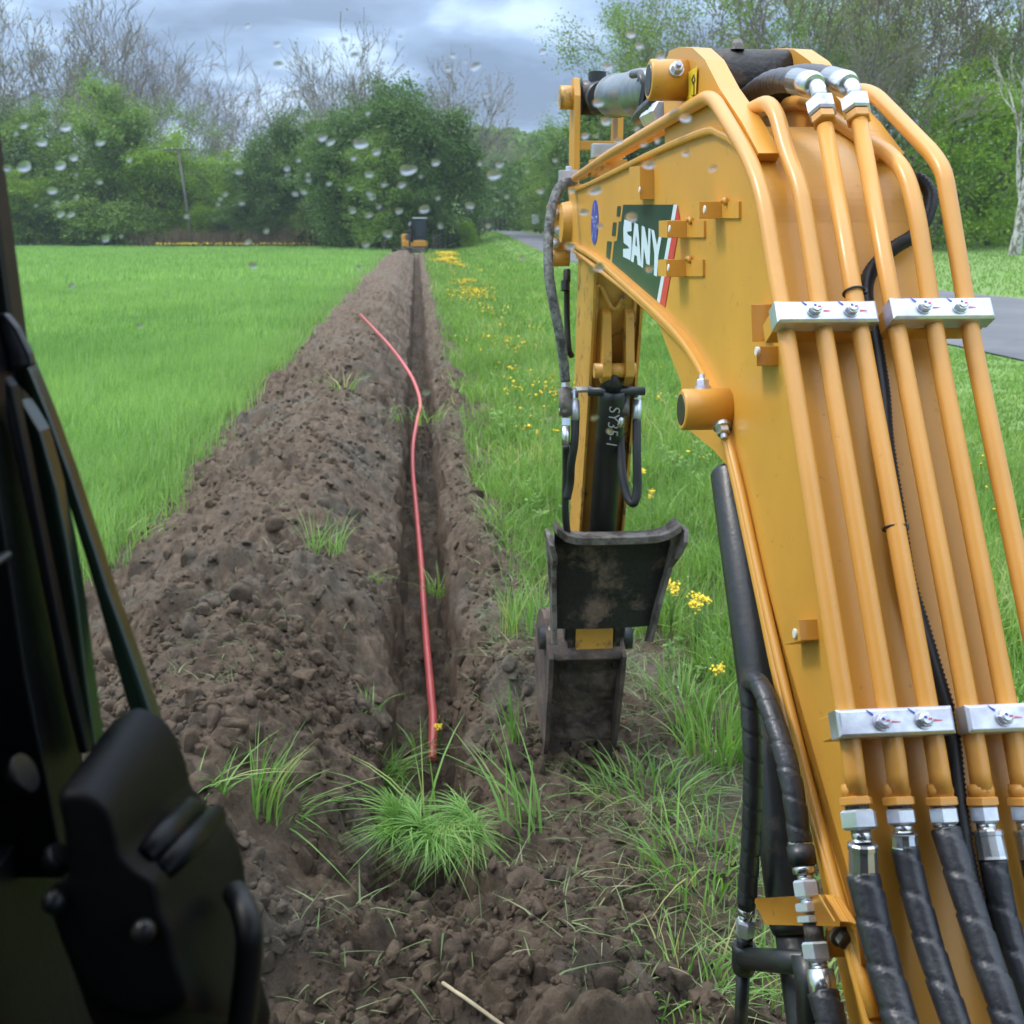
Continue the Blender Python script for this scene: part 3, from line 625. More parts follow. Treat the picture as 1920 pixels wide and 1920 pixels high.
# stones / hard clods named one by one
def stone(u, v, r, label, seed):
    z = zs(u, v); p = G(u, v, z)
    V = hew(bv, seed, 12, .4, .8) * np.array([1.4, 1.1, .8]) * r; V0 = V
    V = bv * np.array([1.3, 1, .65]); V = V * (1 + .8 * (fbm(bv[:, 0] * 1.4 + seed * 3, bv[:, 1] * 1.4 + bv[:, 2], 3, seed + 2) - .5))[:, None]; V = V * (1 + .5 * (clods(V[:, 0] * 1.3 + seed, V[:, 1] * 1.3 + V[:, 2], seed) - .5) + .25 * (fbm(V[:, 0] * 3 + seed, V[:, 1] * 3 + V[:, 2] * 2, 2, seed) - .5))[:, None] * r
    o = bpy.data.objects.new('soil_lump', npmesh('soil_lump', V0, None, bf, [SOIL])); o.location = (p.x, p.y, p.z + r * .3); link(o)
    props(o, label, 'soil lump')
for i, a in enumerate([(648, 1690, .035, 'round clod at the left foot of the big grass clump'), (850, 1790, .035, 'egg shaped clod below the right of the big clump'), (585, 1885, .035, 'clod at the bottom edge left of the heap'),
          (530, 1905, .038, 'lowest clod near the black housing hose'), (975, 1660, .045, 'dark clod right of the big grass clump'), (620, 1700, .03, 'pair clod left of the round one'), (560, 1455, .05, 'smeared clay lump above the upright tuft'),
          (395, 1140, .05, 'grey clay slab lump high on the bank'), (570, 1270, .05, 'flat faced lump near the trench lip'), (230, 1230, .07, 'big pale lump seen between the wiper arms')]): stone(*a, i + 3)

# conduit
PB = [G(676, 590, .47), G(700, 615, .44), G(732, 650, .36), G(757, 683, .30), G(776, 715, .16), G(788, 755, -.02), G(782, 790, -.14), G(775, 830, -.24), G(774, 880, -.30), G(781, 960, -.34), G(790, 1060, -.37), G(794, 1130, -.39), G(801, 1220, -.385), G(808, 1300, -.385), G(812, 1350, -.39), G(810, 1425, -.47)]
mb = MB(); q = spline(PB, 10); mb.tube(q, .0215, REDP, 20); mb.build('conduit', None, label='bent red plastic conduit running down into the trench', cat='conduit pipe')

# yellow wildflowers
def flower(u, v, z, h, n, spread, label, group=None):
    p = G(u, v, z); p.z -= h; rt = root('wildflower', p, label, 'flower', group)
    st_ = MB(); bl = MB()
    for i in range(n):
        a = random.uniform(0, 6.28); d = spread * math.sqrt(random.random()); top = p + Vector((math.cos(a) * d, math.sin(a) * d, h * random.uniform(.88, 1.08)))
        st_.tube([p, p.lerp(top, .55) + Vector((0, 0, .01)), top], [.0025, .002, .0012], GRS_S, 5)
        for k in range(11):
            c = top + Vector((random.gauss(0, .010), random.gauss(0, .010), random.gauss(0, .008))); r = random.uniform(.0055, .009)
            x, y = frame_of(Vector((random.gauss(0, .5), random.gauss(-.3, .5), 1)))
            pts = [c + (x * math.cos(2 * math.pi * j / 10) + y * math.sin(2 * math.pi * j / 10)) * (r if j % 2 else r * .45) for j in range(10)]
            bl.poly(pts, FLW)
    st_.build('stem', rt); bl.build('blossom', rt)
GRS_S = mat('flower_stem', (.12, .24, .05), .7)
for u, v, z, h, n, sp, lb in ((1310, 1128, .28, .25, 16, .055, 'wide head of yellow wildflowers right of the thumb'), (1262, 1096, .30, .25, 8, .03, 'yellow flower sprig just beside the thumb side'),
                              (1262, 1032, .32, .26, 7, .028, 'topmost yellow flower sprig beside the thumb horn'), (1204, 882, .3, .26, 5, .025, 'yellow flowers beside the looped arm hose'),
                              (1226, 922, .3, .26, 4, .025, 'yellow flower low right of the looped arm hose'), (1345, 1255, .2, .2, 4, .03, 'small yellow flower below the wide flower head'),
                              (824, 1362, -.33, .12, 3, .015, 'tiny yellow flower at the conduit end'), (1306, 1800, .10, .08, 3, .015, 'tiny yellow flower above the cross tube'),
                              (962, 1898, .2, .06, 3, .012, 'tiny yellow flower at the bottom edge of the heap'), (1008, 812, .2, .2, 4, .03, 'yellow flower left of the arm fittings'),
                              (1235, 745, .2, .2, 3, .03, 'yellow flower right of the arm elbow')): flower(u, v, z, h, n, sp, lb)
# flowers too many to count: a long drift beside the far trench and scattered heads
n = 5200; t = 9 + 62 * rng.uniform(0, 1, n) ** 1.3; s = 1.55 + .25 * np.sin(t * .2) + rng.normal(0, .33, n) + np.clip((t - 20) / 120, 0, .3)
k = rng.uniform(0, 1, n) < sm(fbm(s * .9, t * .45, 3, 201), .45, .60) * (.25 + .75 * sm(t, 22, 34)); s, t = s[k], t[k]
s2, t2 = scat(900, .9, 5, 5.5, 13); k2 = rng.uniform(0, 1, 900) < sm(fbm(s2 * .9, t2 * .9, 3, 207), .58, .70); s = np.r_[s, s2[k2]]; t = np.r_[t, t2[k2]]
s4, t4 = scat(800, -24, -4.5, 98, 103); s = np.r_[s, s4]; t = np.r_[t, t4]
n = len(s); P = world(s, t, hgt(s, t) + rng.uniform(.22, .34, n) + .1 * (t > 90)); r = .016 + t * .0011
d = rng.normal(0, 1, (n, 4, 3)); d /= np.linalg.norm(d, axis=2, keepdims=True); V = P[:, None, :] + d * (r * rng.uniform(.5, 1.1, n))[:, None, None]
b4 = (np.arange(n) * 4)[:, None]; F3 = np.concatenate([b4 + np.array([q]) for q in ((0, 1, 2), (0, 2, 3), (0, 3, 1), (1, 3, 2))])
props(link(bpy.data.objects.new('wildflower_drift', npmesh('wildflower_drift', V.reshape(-1, 3), None, F3, [FLW]))), 'drift of yellow wildflowers along the trench and field edge', 'wildflowers', kind='stuff')
n = 1400; s, t = scat(n, 1.0, 5, 3.0, 14); k = rng.uniform(0, 1, n) < sm(fbm(s * 1.3, t * 1.3, 3, 217), .48, .6); s, t = s[k], t[k]; n = len(s)
P = world(s, t, hgt(s, t) + rng.uniform(.12, .27, n)); d = rng.normal(0, 1, (n, 4, 3)); d /= np.linalg.norm(d, axis=2, keepdims=True); V = P[:, None, :] + d * (.0035 + t * .0005)[:, None, None]
b4 = (np.arange(n) * 4)[:, None]; F3 = np.concatenate([b4 + np.array([q]) for q in ((0, 1, 2), (0, 2, 3), (0, 3, 1), (1, 3, 2))])
props(link(bpy.data.objects.new('white_clover', npmesh('white_clover', V.reshape(-1, 3), None, F3, [CAP]))), 'tiny white flower heads scattered in the verge grass', 'white flowers', kind='stuff')

# ------------------------------------------------------------------ the excavator one sits in
EX = root('excavator', (.1, 0, 0), 'yellow excavator seen from its own cab, boom reaching down to the trench', 'excavator')
def pathL(px, a): return [L(u, v, a) for u, v in px]
S = -.100                                     # lateral offset of the boom's left side plate
low = [(1077, 462), (1120, 487), (1175, 535), (1240, 594), (1292, 650), (1335, 722), (1362, 800), (1388, 900), (1412, 1010), (1438, 1130), (1473, 1290), (1528, 1500), (1585, 1700), (1640, 1905)]
topp = [(1440, 420), (1432, 360), (1413, 300), (1388, 262), (1358, 243), (1325, 240), (1230, 280), (1160, 315), (1105, 342), (1078, 352), (1066, 380), (1064, 440)]
P1 = [(1078, 334), (1142, 290), (1334, 177), (1402, 290), (1430, 362), (1475, 631), (1598, 1417), (1606, 1488)]
pa = [-.1125 + .045 * i for i in range(6)]
A_, B_ = Vector((*bz(L(1475, 631, pa[0])), 0)), Vector((*bz(L(1598, 1417, pa[0])), 0))
Tn_ = (A_ - B_).normalized(); Nn_ = Vector((-Tn_.y, Tn_.x, 0))          # along the pipes (up), outward towards the cab
TW = MF * Tn_.x + Vector((0, 0, Tn_.y)); NW = MF * Nn_.x + Vector((0, 0, Nn_.y))
loz = [bz(L(u, v, S)) for u, v in low]; toz = [bz(L(u, v, S)) for u, v in topp]
off = .034
backup = [tuple((A_ - Nn_ * off + Tn_ * k)[:2]) for k in (.02,)]; foot_b = (B_ - Nn_ * off - Tn_ * .95)
ff = Vector((*loz[-1], 0)); fd = (ff - Vector((*loz[-3], 0))).normalized()
prof = loz + [tuple((ff + fd * .62)[:2]), tuple((ff + fd * .72 + Nn_ * .04)[:2]), tuple(foot_b[:2])] + [tuple((B_ - Nn_ * off)[:2]), tuple((A_ - Nn_ * off)[:2])]
# curved crown of the back plate between the pipe run and the top flange
a0 = Vector((*prof[-1], 0)); a1 = Vector((*toz[0], 0))
prof += [tuple(a0.lerp(a1, .5)[:2])] + toz
mb = MB(); mb.prism(prof, -.10, .10, YEL)
BOOM = mb.build('boom', EX, bevel=.004)
def bead(px, a, r, name='weld_bead', m=YEL, extra=None):
    mb = MB(); mb.tube(spline(pathL(px, a) + (extra or []), 6), r, m, 10); return mb.build(name, BOOM)
# protruding edge of the belly plate and of the crown plate
def strip(pts, a0, a1, th, m, name):
    """plate of thickness th that follows (b, z) points"""
    mb = MB(); pp = [Vector((*p, 0)) for p in pts]; V = []
    for i, p in enumerate(pp):
        t = (pp[min(i + 1, len(pp) - 1)] - pp[max(i - 1, 0)]).normalized(); n = Vector((-t.y, t.x, 0))
        for a in (a0, a1):
            for s_ in (0, 1): q = p + n * th * s_; V.append(M(a, q.x, q.y))
    F = []
    for i in range(len(pp) - 1):
        k = 4 * i; F += [(k, k + 4, k + 5, k + 1), (k + 2, k + 3, k + 7, k + 6), (k, k + 2, k + 6, k + 4), (k + 1, k + 5, k + 7, k + 3)]
    F += [(0, 1, 3, 2), (4 * len(pp) - 4, 4 * len(pp) - 2, 4 * len(pp) - 1, 4 * len(pp) - 3)]
    mb.add(V, F, m, False); return mb.build(name, BOOM, bevel=.004)
sl = [bz(p) for p in spline([L(u, v, S) for u, v in low], 5)]
strip(sl + [tuple((ff + fd * .6)[:2])], -.116, .116, -.013, YEL, 'belly_plate')
stp = [bz(p) for p in spline([L(u, v, S) for u, v in topp[:10]], 5)]
strip(stp, -.110, .110, -.012, YEL, 'crown_plate')
bead([(1077, 470), (1175, 545), (1240, 604), (1292, 660), (1333, 730), (1360, 808), (1386, 906), (1436, 1134), (1526, 1505), (1640, 1910)], -.107, .0065)
# mounting ears for the boom cylinder, below the bend
mb = MB()
ear = [bz(L(u, v, S)) for u, v in ((1222, 575), (1246, 640), (1275, 715), (1283, 800), (1335, 842), (1385, 900), (1400, 900), (1370, 780), (1300, 640))]
for a0, a1 in ((-.099, -.075), (.075, .099)): mb.prism(ear, a0, a1, YEL)
mb.build('cylinder_ear', BOOM, bevel=.003)
def boss(u, v, a0, a1, r, name, bolts=(), m=YEL, par=BOOM):
    b, z = bz(L(u, v, a0)); mb = MB()
    mb.lathe(M(a0, b, z), M(a1, b, z), [(0, r * .9), (.04, r), (1, r)], m, 32, True)
    mb.lathe(M(a0 - .001, b, z), M(a0 + .01, b, z), [(0, r * .74), (.2, r * .8), (1, r * .8)], BLK, 28)
    for da, db, dz, rr in bolts: c = M(a0 + (a1 - a0) * da, b + db, z + dz); d = Vector(c - M(a0 + (a1 - a0) * da, b, z)).normalized(); mb.lathe(c - d * .006, c + d * .003, [(0, rr * 1.25), (1, rr * 1.25)], ZINC, 20); mb.nut(c, c + d * .014, rr, ZINC); mb.lathe(c + d * .014, c + d * .022, [(0, rr * .5), (1, rr * .45)], ZINC, 12)
    return mb.build(name, par), (b, z)
boss(1277, 768, -.172, -.095, .031, 'cylinder_pin_boss', ((.75, -.022, -.022, .011), (.45, .012, .029, .010)))
_, PB1 = boss(1216, 150, -.165, -.10, .033, 'arm_cylinder_boss', ((.62, -.030, .012, .010),))
# lugs that carry the arm cylinder
lug = [(1246, 200), (1243, 130), (1256, 95), (1275, 88), (1300, 90), (1323, 112), (1350, 165), (1392, 228), (1424, 287), (1406, 318), (1378, 285), (1330, 250), (1248, 284)]
lz = [bz(L(u, v, -.10)) for u, v in lug]
for a0, a1 in ((-.101, -.070), (.070, .101)):
    mb = MB(); mb.prism(lz, a0, a1, YEL); c = Vector((*bz(L(1289, 155, -.103)), 0))
    sgn = -1 if a0 < 0 else -1
    mb.lathe(M(a0 - .0015, c.x, c.y), M(a0 + .001, c.x, c.y), [(0, .008), (1, .008)], BLK, 16)
    mb.lathe(M(a0 - .0015, c.x + .004, c.y + .02), M(a0 + .001, c.x + .004, c.y + .02), [(0, .008), (1, .008)], BLK, 16)
    lugo = mb.build('lug', BOOM, bevel=.003)
mb = MB(); mb.poly([L(u, v, -.1045) for u, v in ((1291, 135), (1307, 124), (1305, 176), (1291, 188))], YST); o = mb.build('sticker', BOOM)
mb = MB(); mb.tube([L(u, v, -.1055) for u, v in ((1297, 178), (1301, 180), (1301, 160), (1297, 150), (1301, 140), (1303, 150), (1299, 158))], .0009, BLK, 6); mb.build('sticker_symbol', BOOM)

# arm cylinder on top of the boom
TP = Vector((*bz(L(1060, 183, -.10)), 0)); bp = Vector((*PB1, 0)); ax = (TP - bp).normalized()
q = lambda d, a=0.: M(a, *(bp + ax * d)[:2]); LT = (TP - bp).length
mb = MB(); mb.lathe(M(-.078, *PB1), M(.078, *PB1), [(0, .05), (1, .05)], BLKD, 28, True)
mb.lathe(q(.02), q(.35), [(0, .052), (.2, .056), (1, .056)], BLKD, 28, True)
mb.lathe(M(-.02, PB1[0] - .02, PB1[1] + .046), M(-.02, PB1[0] - .02, PB1[1] + .062), [(0, .012), (.6, .01), (1, .006)], DSTEEL, 12)
AC = mb.build('arm_cylinder', EX)
mb = MB(); mb.lathe(q(.35), q(LT * .80), [(0, .055), (.55, .055), (.56, .058), (.62, .058), (.63, .055), (.93, .055), (.94, .060), (1, .058)], STEELD, 32, True); mb.build('barrel', AC)
mb = MB(); mb.lathe(q(LT * .80), q(LT - .04), [(0, .026), (1, .026)], STEEL, 24, True); mb.build('rod', AC)
mb = MB(); mb.lathe(M(-.05, *TP[:2]), M(.05, *TP[:2]), [(0, .052), (1, .052)], BLK, 24, True); mb.lathe(q(LT - .12), q(LT - .03), [(0, .045), (1, .05)], BLK, 20, True)
mb.lathe(M(0, TP.x - .01, TP.y + .04), M(0, TP.x - .01, TP.y + .075), [(0, .03), (1, .028)], BLK, 16); mb.build('rod_eye', AC)
mb = MB(); mb.tube(pathL([(1186, 140), (1200, 138), (1210, 160), (1203, 200), (1214, 212)], -.06), .009, BLK, 10); mb.lathe(L(1196, 222, -.06), L(1232, 190, -.06), [(0, .014), (.3, .018), (1, .018)], BLK, 14)
mb.nut(L(1214, 222, -.06), L(1226, 215, -.06), .020, ZINC); mb.nut(L(1228, 216, -.06), L(1243, 208, -.06), .023, ZINC); mb.build('oil_port', AC)

# hydraulic pipes down the back of the boom
def pipe(px, a, r=.0108, fl=.05):
    mb = MB(); mb.tube(fillet(pathL(px, a), fl, 8), r, PIPEY, 20); return mb.build('hydraulic_pipe', BOOM)
pipe(P1, pa[0]); pipe([(1330, 246), (1395, 212), (1449, 186), (1477, 292), (1500, 348), (1546, 631), (1678, 1417), (1686, 1488)], pa[1])
pipe([(1547, 238), (1615, 631), (1756, 1417), (1767, 1488)], pa[2]); pipe([(1611, 228), (1684.5, 631), (1832, 1417), (1842, 1486)], pa[3])
pipe([(1420, 214), (1490, 190), (1530, 198), (1605, 252), (1668, 288), (1699, 325), (1719, 400), (1754, 631), (1906, 1417), (1918, 1486)], pa[4])
pipe([(1560, 176), (1632, 168), (1748, 288), (1770, 322), (1783, 400), (1821, 631), (1982, 1417), (1995, 1486)], pa[5])
# clamps with bolts and torque marks
LINES = [((1475, 631), (1598, 1417)), ((1546, 631), (1678, 1417)), ((1615, 631), (1756, 1417)), ((1684.5, 631), (1832, 1417)), ((1754, 631), (1906, 1417)), ((1821, 631), (1982, 1417))]
def clamp(v, a0, a1, bolts, base):
    u = 1475 + (v - 631) * (1598 - 1475) / (1417 - 631.); b, z = bz(L(u, v, pa[0])); c = Vector((b, z, 0)); hi_ = 0.
    for i_ in range(6):
        if a0 < pa[i_] < a1: (u0, v0), (u1, v1) = LINES[i_]; q_ = Vector((*bz(L(u0 + (v - v0) * (u1 - u0) / (v1 - v0), v, pa[i_])), 0)); hi_ = max(hi_, (q_ - c).dot(Nn_))
    c = c + Nn_ * (.0085 + hi_)
    W = lambda a, n=0., t=0.: M(a, *(c + Nn_ * n + Tn_ * t)[:2])
    mb = MB(); mb.cbox(W((a0 + a1) / 2), MR * ((a1 - a0) / 2), NW * .0125, TW * .0145, ZINC, .12)
    for a in bolts:
        mb.lathe(W(a, .0122), W(a, .0142), [(0, .0098), (1, .0098)], ZINC, 20); mb.nut(W(a, .014), W(a, .0205), .0083, ZINC); mb.lathe(W(a, .0205), W(a, .0222), [(0, .0062), (1, .005)], ZINC, 16)
        for sg, m, ang in ((-1, BMARK, .7), (1, RMARK, -.15)):
            d = (MR * sg * math.cos(ang) + TW * math.sin(abs(ang)) * (1 if sg < 0 else -.3)); d.normalize()
            p = W(a, .0134) + d * .011; x = d.cross(NW).normalized() * .0011
            mb.poly([p - x, p + x, p + d * .009 + x * .4, p + d * .009 - x * .4], m)
            p2 = W(a, .0229) ; mb.poly([p2 + d * .001 - x, p2 + d * .001 + x, p2 + d * .0045 + x, p2 + d * .0045 - x], m)
    o = mb.build('pipe_clamp', BOOM, bevel=.0012)
    mb = MB(); mb.box(W((a0 + a1) / 2, -.030), MR * ((a1 - a0) / 2 - .002), NW * .0135, TW * .0125, YEL); mb.build('clamp_base', BOOM, bevel=.001)
for v, base in ((605, 0), (1361, 1)):
    clamp(v, pa[0] - .019, pa[2] + .0165, ((pa[0] + pa[1]) / 2 + .005, (pa[1] + pa[2]) / 2 + .005), base)
    clamp(v, pa[3] - .0135, pa[5] + .024, ((pa[3] + pa[4]) / 2 + .003, (pa[4] + pa[5]) / 2 + .003), base)
# small tabs welded on the side plate, each with a white cap
def tab(pts, depth, cap=None):
    mb = MB(); k = [bz(L(u, v, S)) for u, v in pts]; mb.prism(k, -.10 - depth, -.0985, YEL)
    if cap:
        b, z = bz(L(cap[0], cap[1], -.10 - depth)); mb.lathe(M(-.102 - depth, b, z), M(-.0995 - depth, b, z), [(0, .006), (1, .0065)], CAP, 16)
    mb.build('side_tab', BOOM, bevel=.0015)
tab([(1205, 313), (1226, 311), (1226, 374), (1205, 374)], .028, (1200, 356))
for u, v in ((1338, 393), (1272, 429), (1270, 502)):
    tab([(u + 3, v - 15), (u + 20, v - 16), (u + 20, v + 17), (u + 3, v + 15)], .038, (u - 16, v))
    mb = MB(); k = [bz(L(a, b, S)) for a, b in ((u + 18, v - 15), (u + 52, v - 16), (u + 52, v + 16), (u + 18, v + 16))]; mb.prism(k, -.104, -.0985, YEL); mb.build('weld_pad', BOOM, bevel=.001)
    mb = MB(); mb.tube([L(u + 17, v - 16, -.105), L(u + 22, v - 19, -.106), L(u + 24, v - 10, -.105)], .004, YEL, 8); mb.build('weld', BOOM)
mb = MB(); mb.prism([bz(L(a, b, S)) for a, b in ((1459, 648), (1459, 686), (1428, 686))], -.128, -.0985, YEL); mb.prism([bz(L(a, b, S)) for a, b in ((1432, 570), (1448, 570), (1450, 640), (1440, 640))], -.128, -.0985, YEL)
b, z = bz(L(1421, 659, -.128)); mb.lathe(M(-.131, b, z), M(-.126, b, z), [(0, .006), (1, .006)], CAP, 14); mb.build('side_tab', BOOM, bevel=.001)
mb = MB(); mb.prism([bz(L(a, b, S)) for a, b in ((1502, 1172), (1532, 1160), (1536, 1200), (1502, 1208))], -.122, -.0985, YEL)
b, z = bz(L(1492, 1188, -.122)); mb.lathe(M(-.1245, b, z), M(-.121, b, z), [(0, .006), (1, .006)], CAP, 14); mb.build('side_tab', BOOM, bevel=.001)

# lettering and emblem on the side plate
Z = lambda zx, zy, o=0.: L(1080 + zx / 6.857, 340 + zy / 6.857, S - .0012 - o)
def decal(name, polys, m, o=0.):
    mb = MB()
    for p in polys: mb.poly([Z(x, y, o) for x, y in p], m)
    return mb.build(name, BOOM)
decal('decal', [[(605, 300), (1255, 300), (1040, 1538), (750, 1290), (460, 1040), (490, 770), (525, 765), (550, 515), (580, 515)],
                [(530, 318), (575, 318), (560, 452), (520, 452)], [(475, 528), (518, 528), (500, 705), (457, 695)], [(400, 768), (455, 775), (430, 1005), (385, 975)]], DGR)
decal('decal_stripe', [[(1255, 300), (1302, 300), (1075, 1565), (1040, 1535)]], WHT)
decal('decal_stripe', [[(1302, 300), (1338, 510), (1250, 1010), (1140, 1622), (1075, 1567)]], RED)
decal('lettering', [[(622, 490), (714, 518), (714, 640), (655, 648), (668, 685), (714, 715), (714, 850), (700, 1015), (605, 970), (605, 868), (682, 865), (672, 835), (612, 790), (608, 600)],
                    [(752, 533), (797, 553), (838, 1095), (792, 1070), (782, 960), (752, 945), (740, 1045), (705, 1025)],
                    [(845, 570), (882, 585), (925, 835), (930, 602), (960, 612), (948, 1080), (905, 1060), (872, 850), (862, 1115), (835, 1100)],
                    [(966, 615), (1005, 632), (1040, 820), (1075, 665), (1108, 672), (1058, 960), (1042, 1225), (1000, 1205), (1008, 930)]], WHT, .0006)
decal('lettering', [[(770, 690), (762, 825), (785, 838)]], DGR, .0012)
eb, ez = bz(Z(240, 530)); er = abs(bz(Z(240, 240))[1] - ez)
mb = MB(); mb.lathe(M(S - .0018, eb, ez), M(S + .001, eb, ez), [(0, er), (1, er)], BLU, 40)
for k in range(5):
    an = k * 2 * math.pi / 5 + .3; d = (math.cos(an), math.sin(an)); pts = []
    for f, wd in ((.05, .0), (.4, .13), (.85, .03), (.85, -.03), (.4, -.13)): pts.append(M(S - .0026, eb + er * (d[0] * f - d[1] * wd), ez + er * (d[1] * f + d[0] * wd)))
    mb.poly(pts, WHT)
    pts = [M(S - .0032, eb + er * (d[0] * f - d[1] * wd), ez + er * (d[1] * f + d[0] * wd)) for f, wd in ((.12, .0), (.4, .08), (.75, .0), (.4, -.08))]; mb.poly(pts, BLU)
mb.build('emblem', BOOM)

# hoses joining the pipes
def hosepart(name, f):
    mb = MB(); f(mb); return mb.build(name, EX)
def lower_fit(i, px, nutv, ferr, hose, r, rn=.0185, rf=.0155):
    a = pa[i]
    def f(mb):
        q = lambda v: L(px[0] + (v - px[1]) * .16, v, a)
        mb.lathe(q(1470), q(1496), [(0, .0125), (.5, .0135), (1, .0125)], PIPEY, 18, True); mb.nut(q(1494), q(1511), .0175, PIPEY); mb.lathe(q(1511), q(1519), [(0, .012), (1, .012)], BLK, 14)
        mb.nut(q(nutv[0]), q(nutv[1]), rn, ZINC); mb.lathe(q(nutv[1]), q(ferr[0]), [(0, .010), (1, .010)], STEEL, 16, True)
        mb.lathe(q(ferr[0]), L(*hose[0], a), [(0, rf * .9), (.06, rf), (.2, rf), (.22, rf * .93), (.9, rf * .97), (1, rf)], STEEL, 12)
        wrapped(mb, spline([L(u, v, a) for u, v in hose], 8), r, HOSE, .042)
    hosepart('hydraulic_hose', f)
lower_fit(0, (1603, 1490), (1519, 1556), (1580,), [(1619, 1642), (1636, 1720), (1663, 1830), (1700, 1945), (1745, 2060)], .0165, .0190, .0155)
lower_fit(1, (1683, 1490), (1517, 1546), (1562,), [(1697, 1590), (1712, 1660), (1745, 1780), (1785, 1900), (1830, 2040)], .0135, .0155, .0135)
lower_fit(2, (1764, 1490), (1513, 1545), (1550,), [(1774, 1556), (1800, 1640), (1838, 1760), (1886, 1900), (1930, 2040)], .0145, .0150, .0135)
lower_fit(3, (1840, 1488), (1510, 1542), (1556,), [(1862, 1612), (1876, 1690), (1900, 1780), (1945, 1910), (1990, 2040)], .0135, .0150, .0150)
lower_fit(4, (1916, 1488), (1508, 1540), (1556,), [(1940, 1612), (1956, 1690), (1985, 1780), (2030, 1910), (2070, 2040)], .0135, .0150, .0150)
# two hoses feeding the middle pipes over the top of the boom
def tophose(px, a, nut):
    def f(mb):
        P = spline(pathL(px, a), 8); wrapped(mb, P, .0165, HOSE, .03)
        e0 = L(*px[-1], a); e1 = L(*nut[0], a); e2 = L(*nut[1], a); e3 = L(*nut[2], a)
        mb.lathe(e0, e1, [(0, .0175), (.85, .0175), (.9, .016), (1, .014)], STEEL, 24, True)
        mb.tube(fillet([e0.lerp(e1, .7), e1.lerp(e2, .35) + NW * .006, e2], .03, 8), .0105, STEEL, 18)
        mb.nut(e2, e3, .0195, ZINC); d = (e3 - e2).normalized(); mb.nut(e3 + d * .001, e3 + d * .014, .0165, PIPEY)
    hosepart('hydraulic_hose', f)
tophose([(1352, 215), (1390, 192), (1430, 162), (1460, 151), (1492, 152)], pa[2], ((1528, 160), (1537, 190), (1543, 216)))
tophose([(1455, 152), (1500, 143), (1530, 144), (1556, 149)], pa[3], ((1592, 160), (1602, 185), (1607, 212)))
# corrugated sleeve weaving behind the pipes, with ties
mb = MB(); cpx = [(1700, 335, .12), (1725, 338, .155), (1745, 365, .17), (1738, 405, .15), (1715, 440, .11), (1680, 462, .07), (1648, 490, .03), (1628, 520, .005), (1624, 560, 0), (1637, 620, 0), (1654, 730, 0), (1662, 830, -.008), (1682, 960, 0), (1701, 1080, -.01), (1724, 1160, -.004), (1757, 1270, .0), (1782, 1360, 0), (1797, 1500, 0), (1815, 1620, 0), (1845, 1740, 0), (1858, 1810, 0)]
def onplate(u, v, n):
    r = ray(u, v); c = L(1475, 631, pa[0]) + NW * n; o = Vector((0, 0, CAM_H)); return o + r * ((c - o).dot(NW) / r.dot(NW))
corrugated(mb, spline([onplate(u, v, -.018 if v > 600 else -.022 + .012 * (600 - v) / 260) for u, v, a in cpx], 8), .0088, RUB, .0055)
mb.build('corrugated_sleeve', EX)
def tie(u, v, a, r):
    c = L(u, v, a); mb = MB(); pts = []
    for j in range(25): an = 2 * math.pi * j / 24; pts.append(c + (MR * math.cos(an) + NW * math.sin(an)) * r)
    mb.tube(pts, .0016, RUB, 6, caps=False); mb.box(c + MR * r + NW * .002, MR * .003, NW * .003, TW * .003, RUB); mb.build('cable_tie', EX)
tie(1601, 548, pa[2], .0125); tie(1677, 990, pa[2], .0122); tie(1845, 1808, pa[3] - .005, .017)

# looped hose, bulkhead fittings and bracket left of the boom
aL = -.135
mb = MB(); P = spline(pathL([(1400, 1690), (1409, 1560), (1412, 1430), (1407, 1320), (1408, 1282), (1424, 1284), (1444, 1330), (1470, 1410), (1488, 1490), (1500, 1580)], aL), 8); wrapped(mb, P, .0128, HOSE, .032); mb.build('hydraulic_hose', EX)
def stack(px0, px1, segs, a):
    mb = MB(); p0, p1 = L(*px0, a), L(*px1, a)
    for f0, f1, r, k, m in segs:
        x, y = p0.lerp(p1, f0), p0.lerp(p1, f1)
        if k == 'n': mb.nut(x, y, r, m)
        else: mb.lathe(x, y, [(0, r), (1, r)], m, 18, True)
    return mb.build('pipe_fitting', EX)
stack((1499, 1578), (1545, 1868), [(0, .03, .0135, 'c', STEEL), (.03, .16, .0155, 'c', BLK), (.16, .22, .013, 'c', STEEL), (.22, .26, .009, 'c', STEEL), (.26, .38, .0150, 'n', ZINC), (.38, .41, .010, 'c', STEEL), (.41, .47, .0165, 'n', ZINC), (.49, .54, .0165, 'n', ZINC),
      (.54, .66, .0105, 'c', DSTEEL), (.66, .78, .0160, 'n', ZINC), (.78, .83, .009, 'c', STEEL), (.83, 1.02, .0150, 'c', STEEL)], aL)
mb = MB(); wrapped(mb, spline(pathL([(1544, 1862), (1556, 1910), (1575, 1990)], aL), 6), .0165, HOSE, .03); mb.build('hydraulic_hose', EX)
stack((1402, 1660), (1396, 1775), [(0, .35, .0120, 'c', BLK), (.35, .45, .0115, 'c', STEEL), (.45, .6, .009, 'c', STEEL), (.55, .82, .0130, 'n', ZINC), (.82, 1, .011, 'c', BLK)], aL)
mb = MB(); mb.lathe(L(1396, 1770, aL), L(1394, 1822, aL), [(0, .015), (.2, .0165), (.8, .0165), (1, .014)], BLK, 18, True); mb.lathe(L(1396, 1797, aL), L(1520, 1806, aL + .02), [(0, .0145), (1, .0145)], BLK, 18, True)
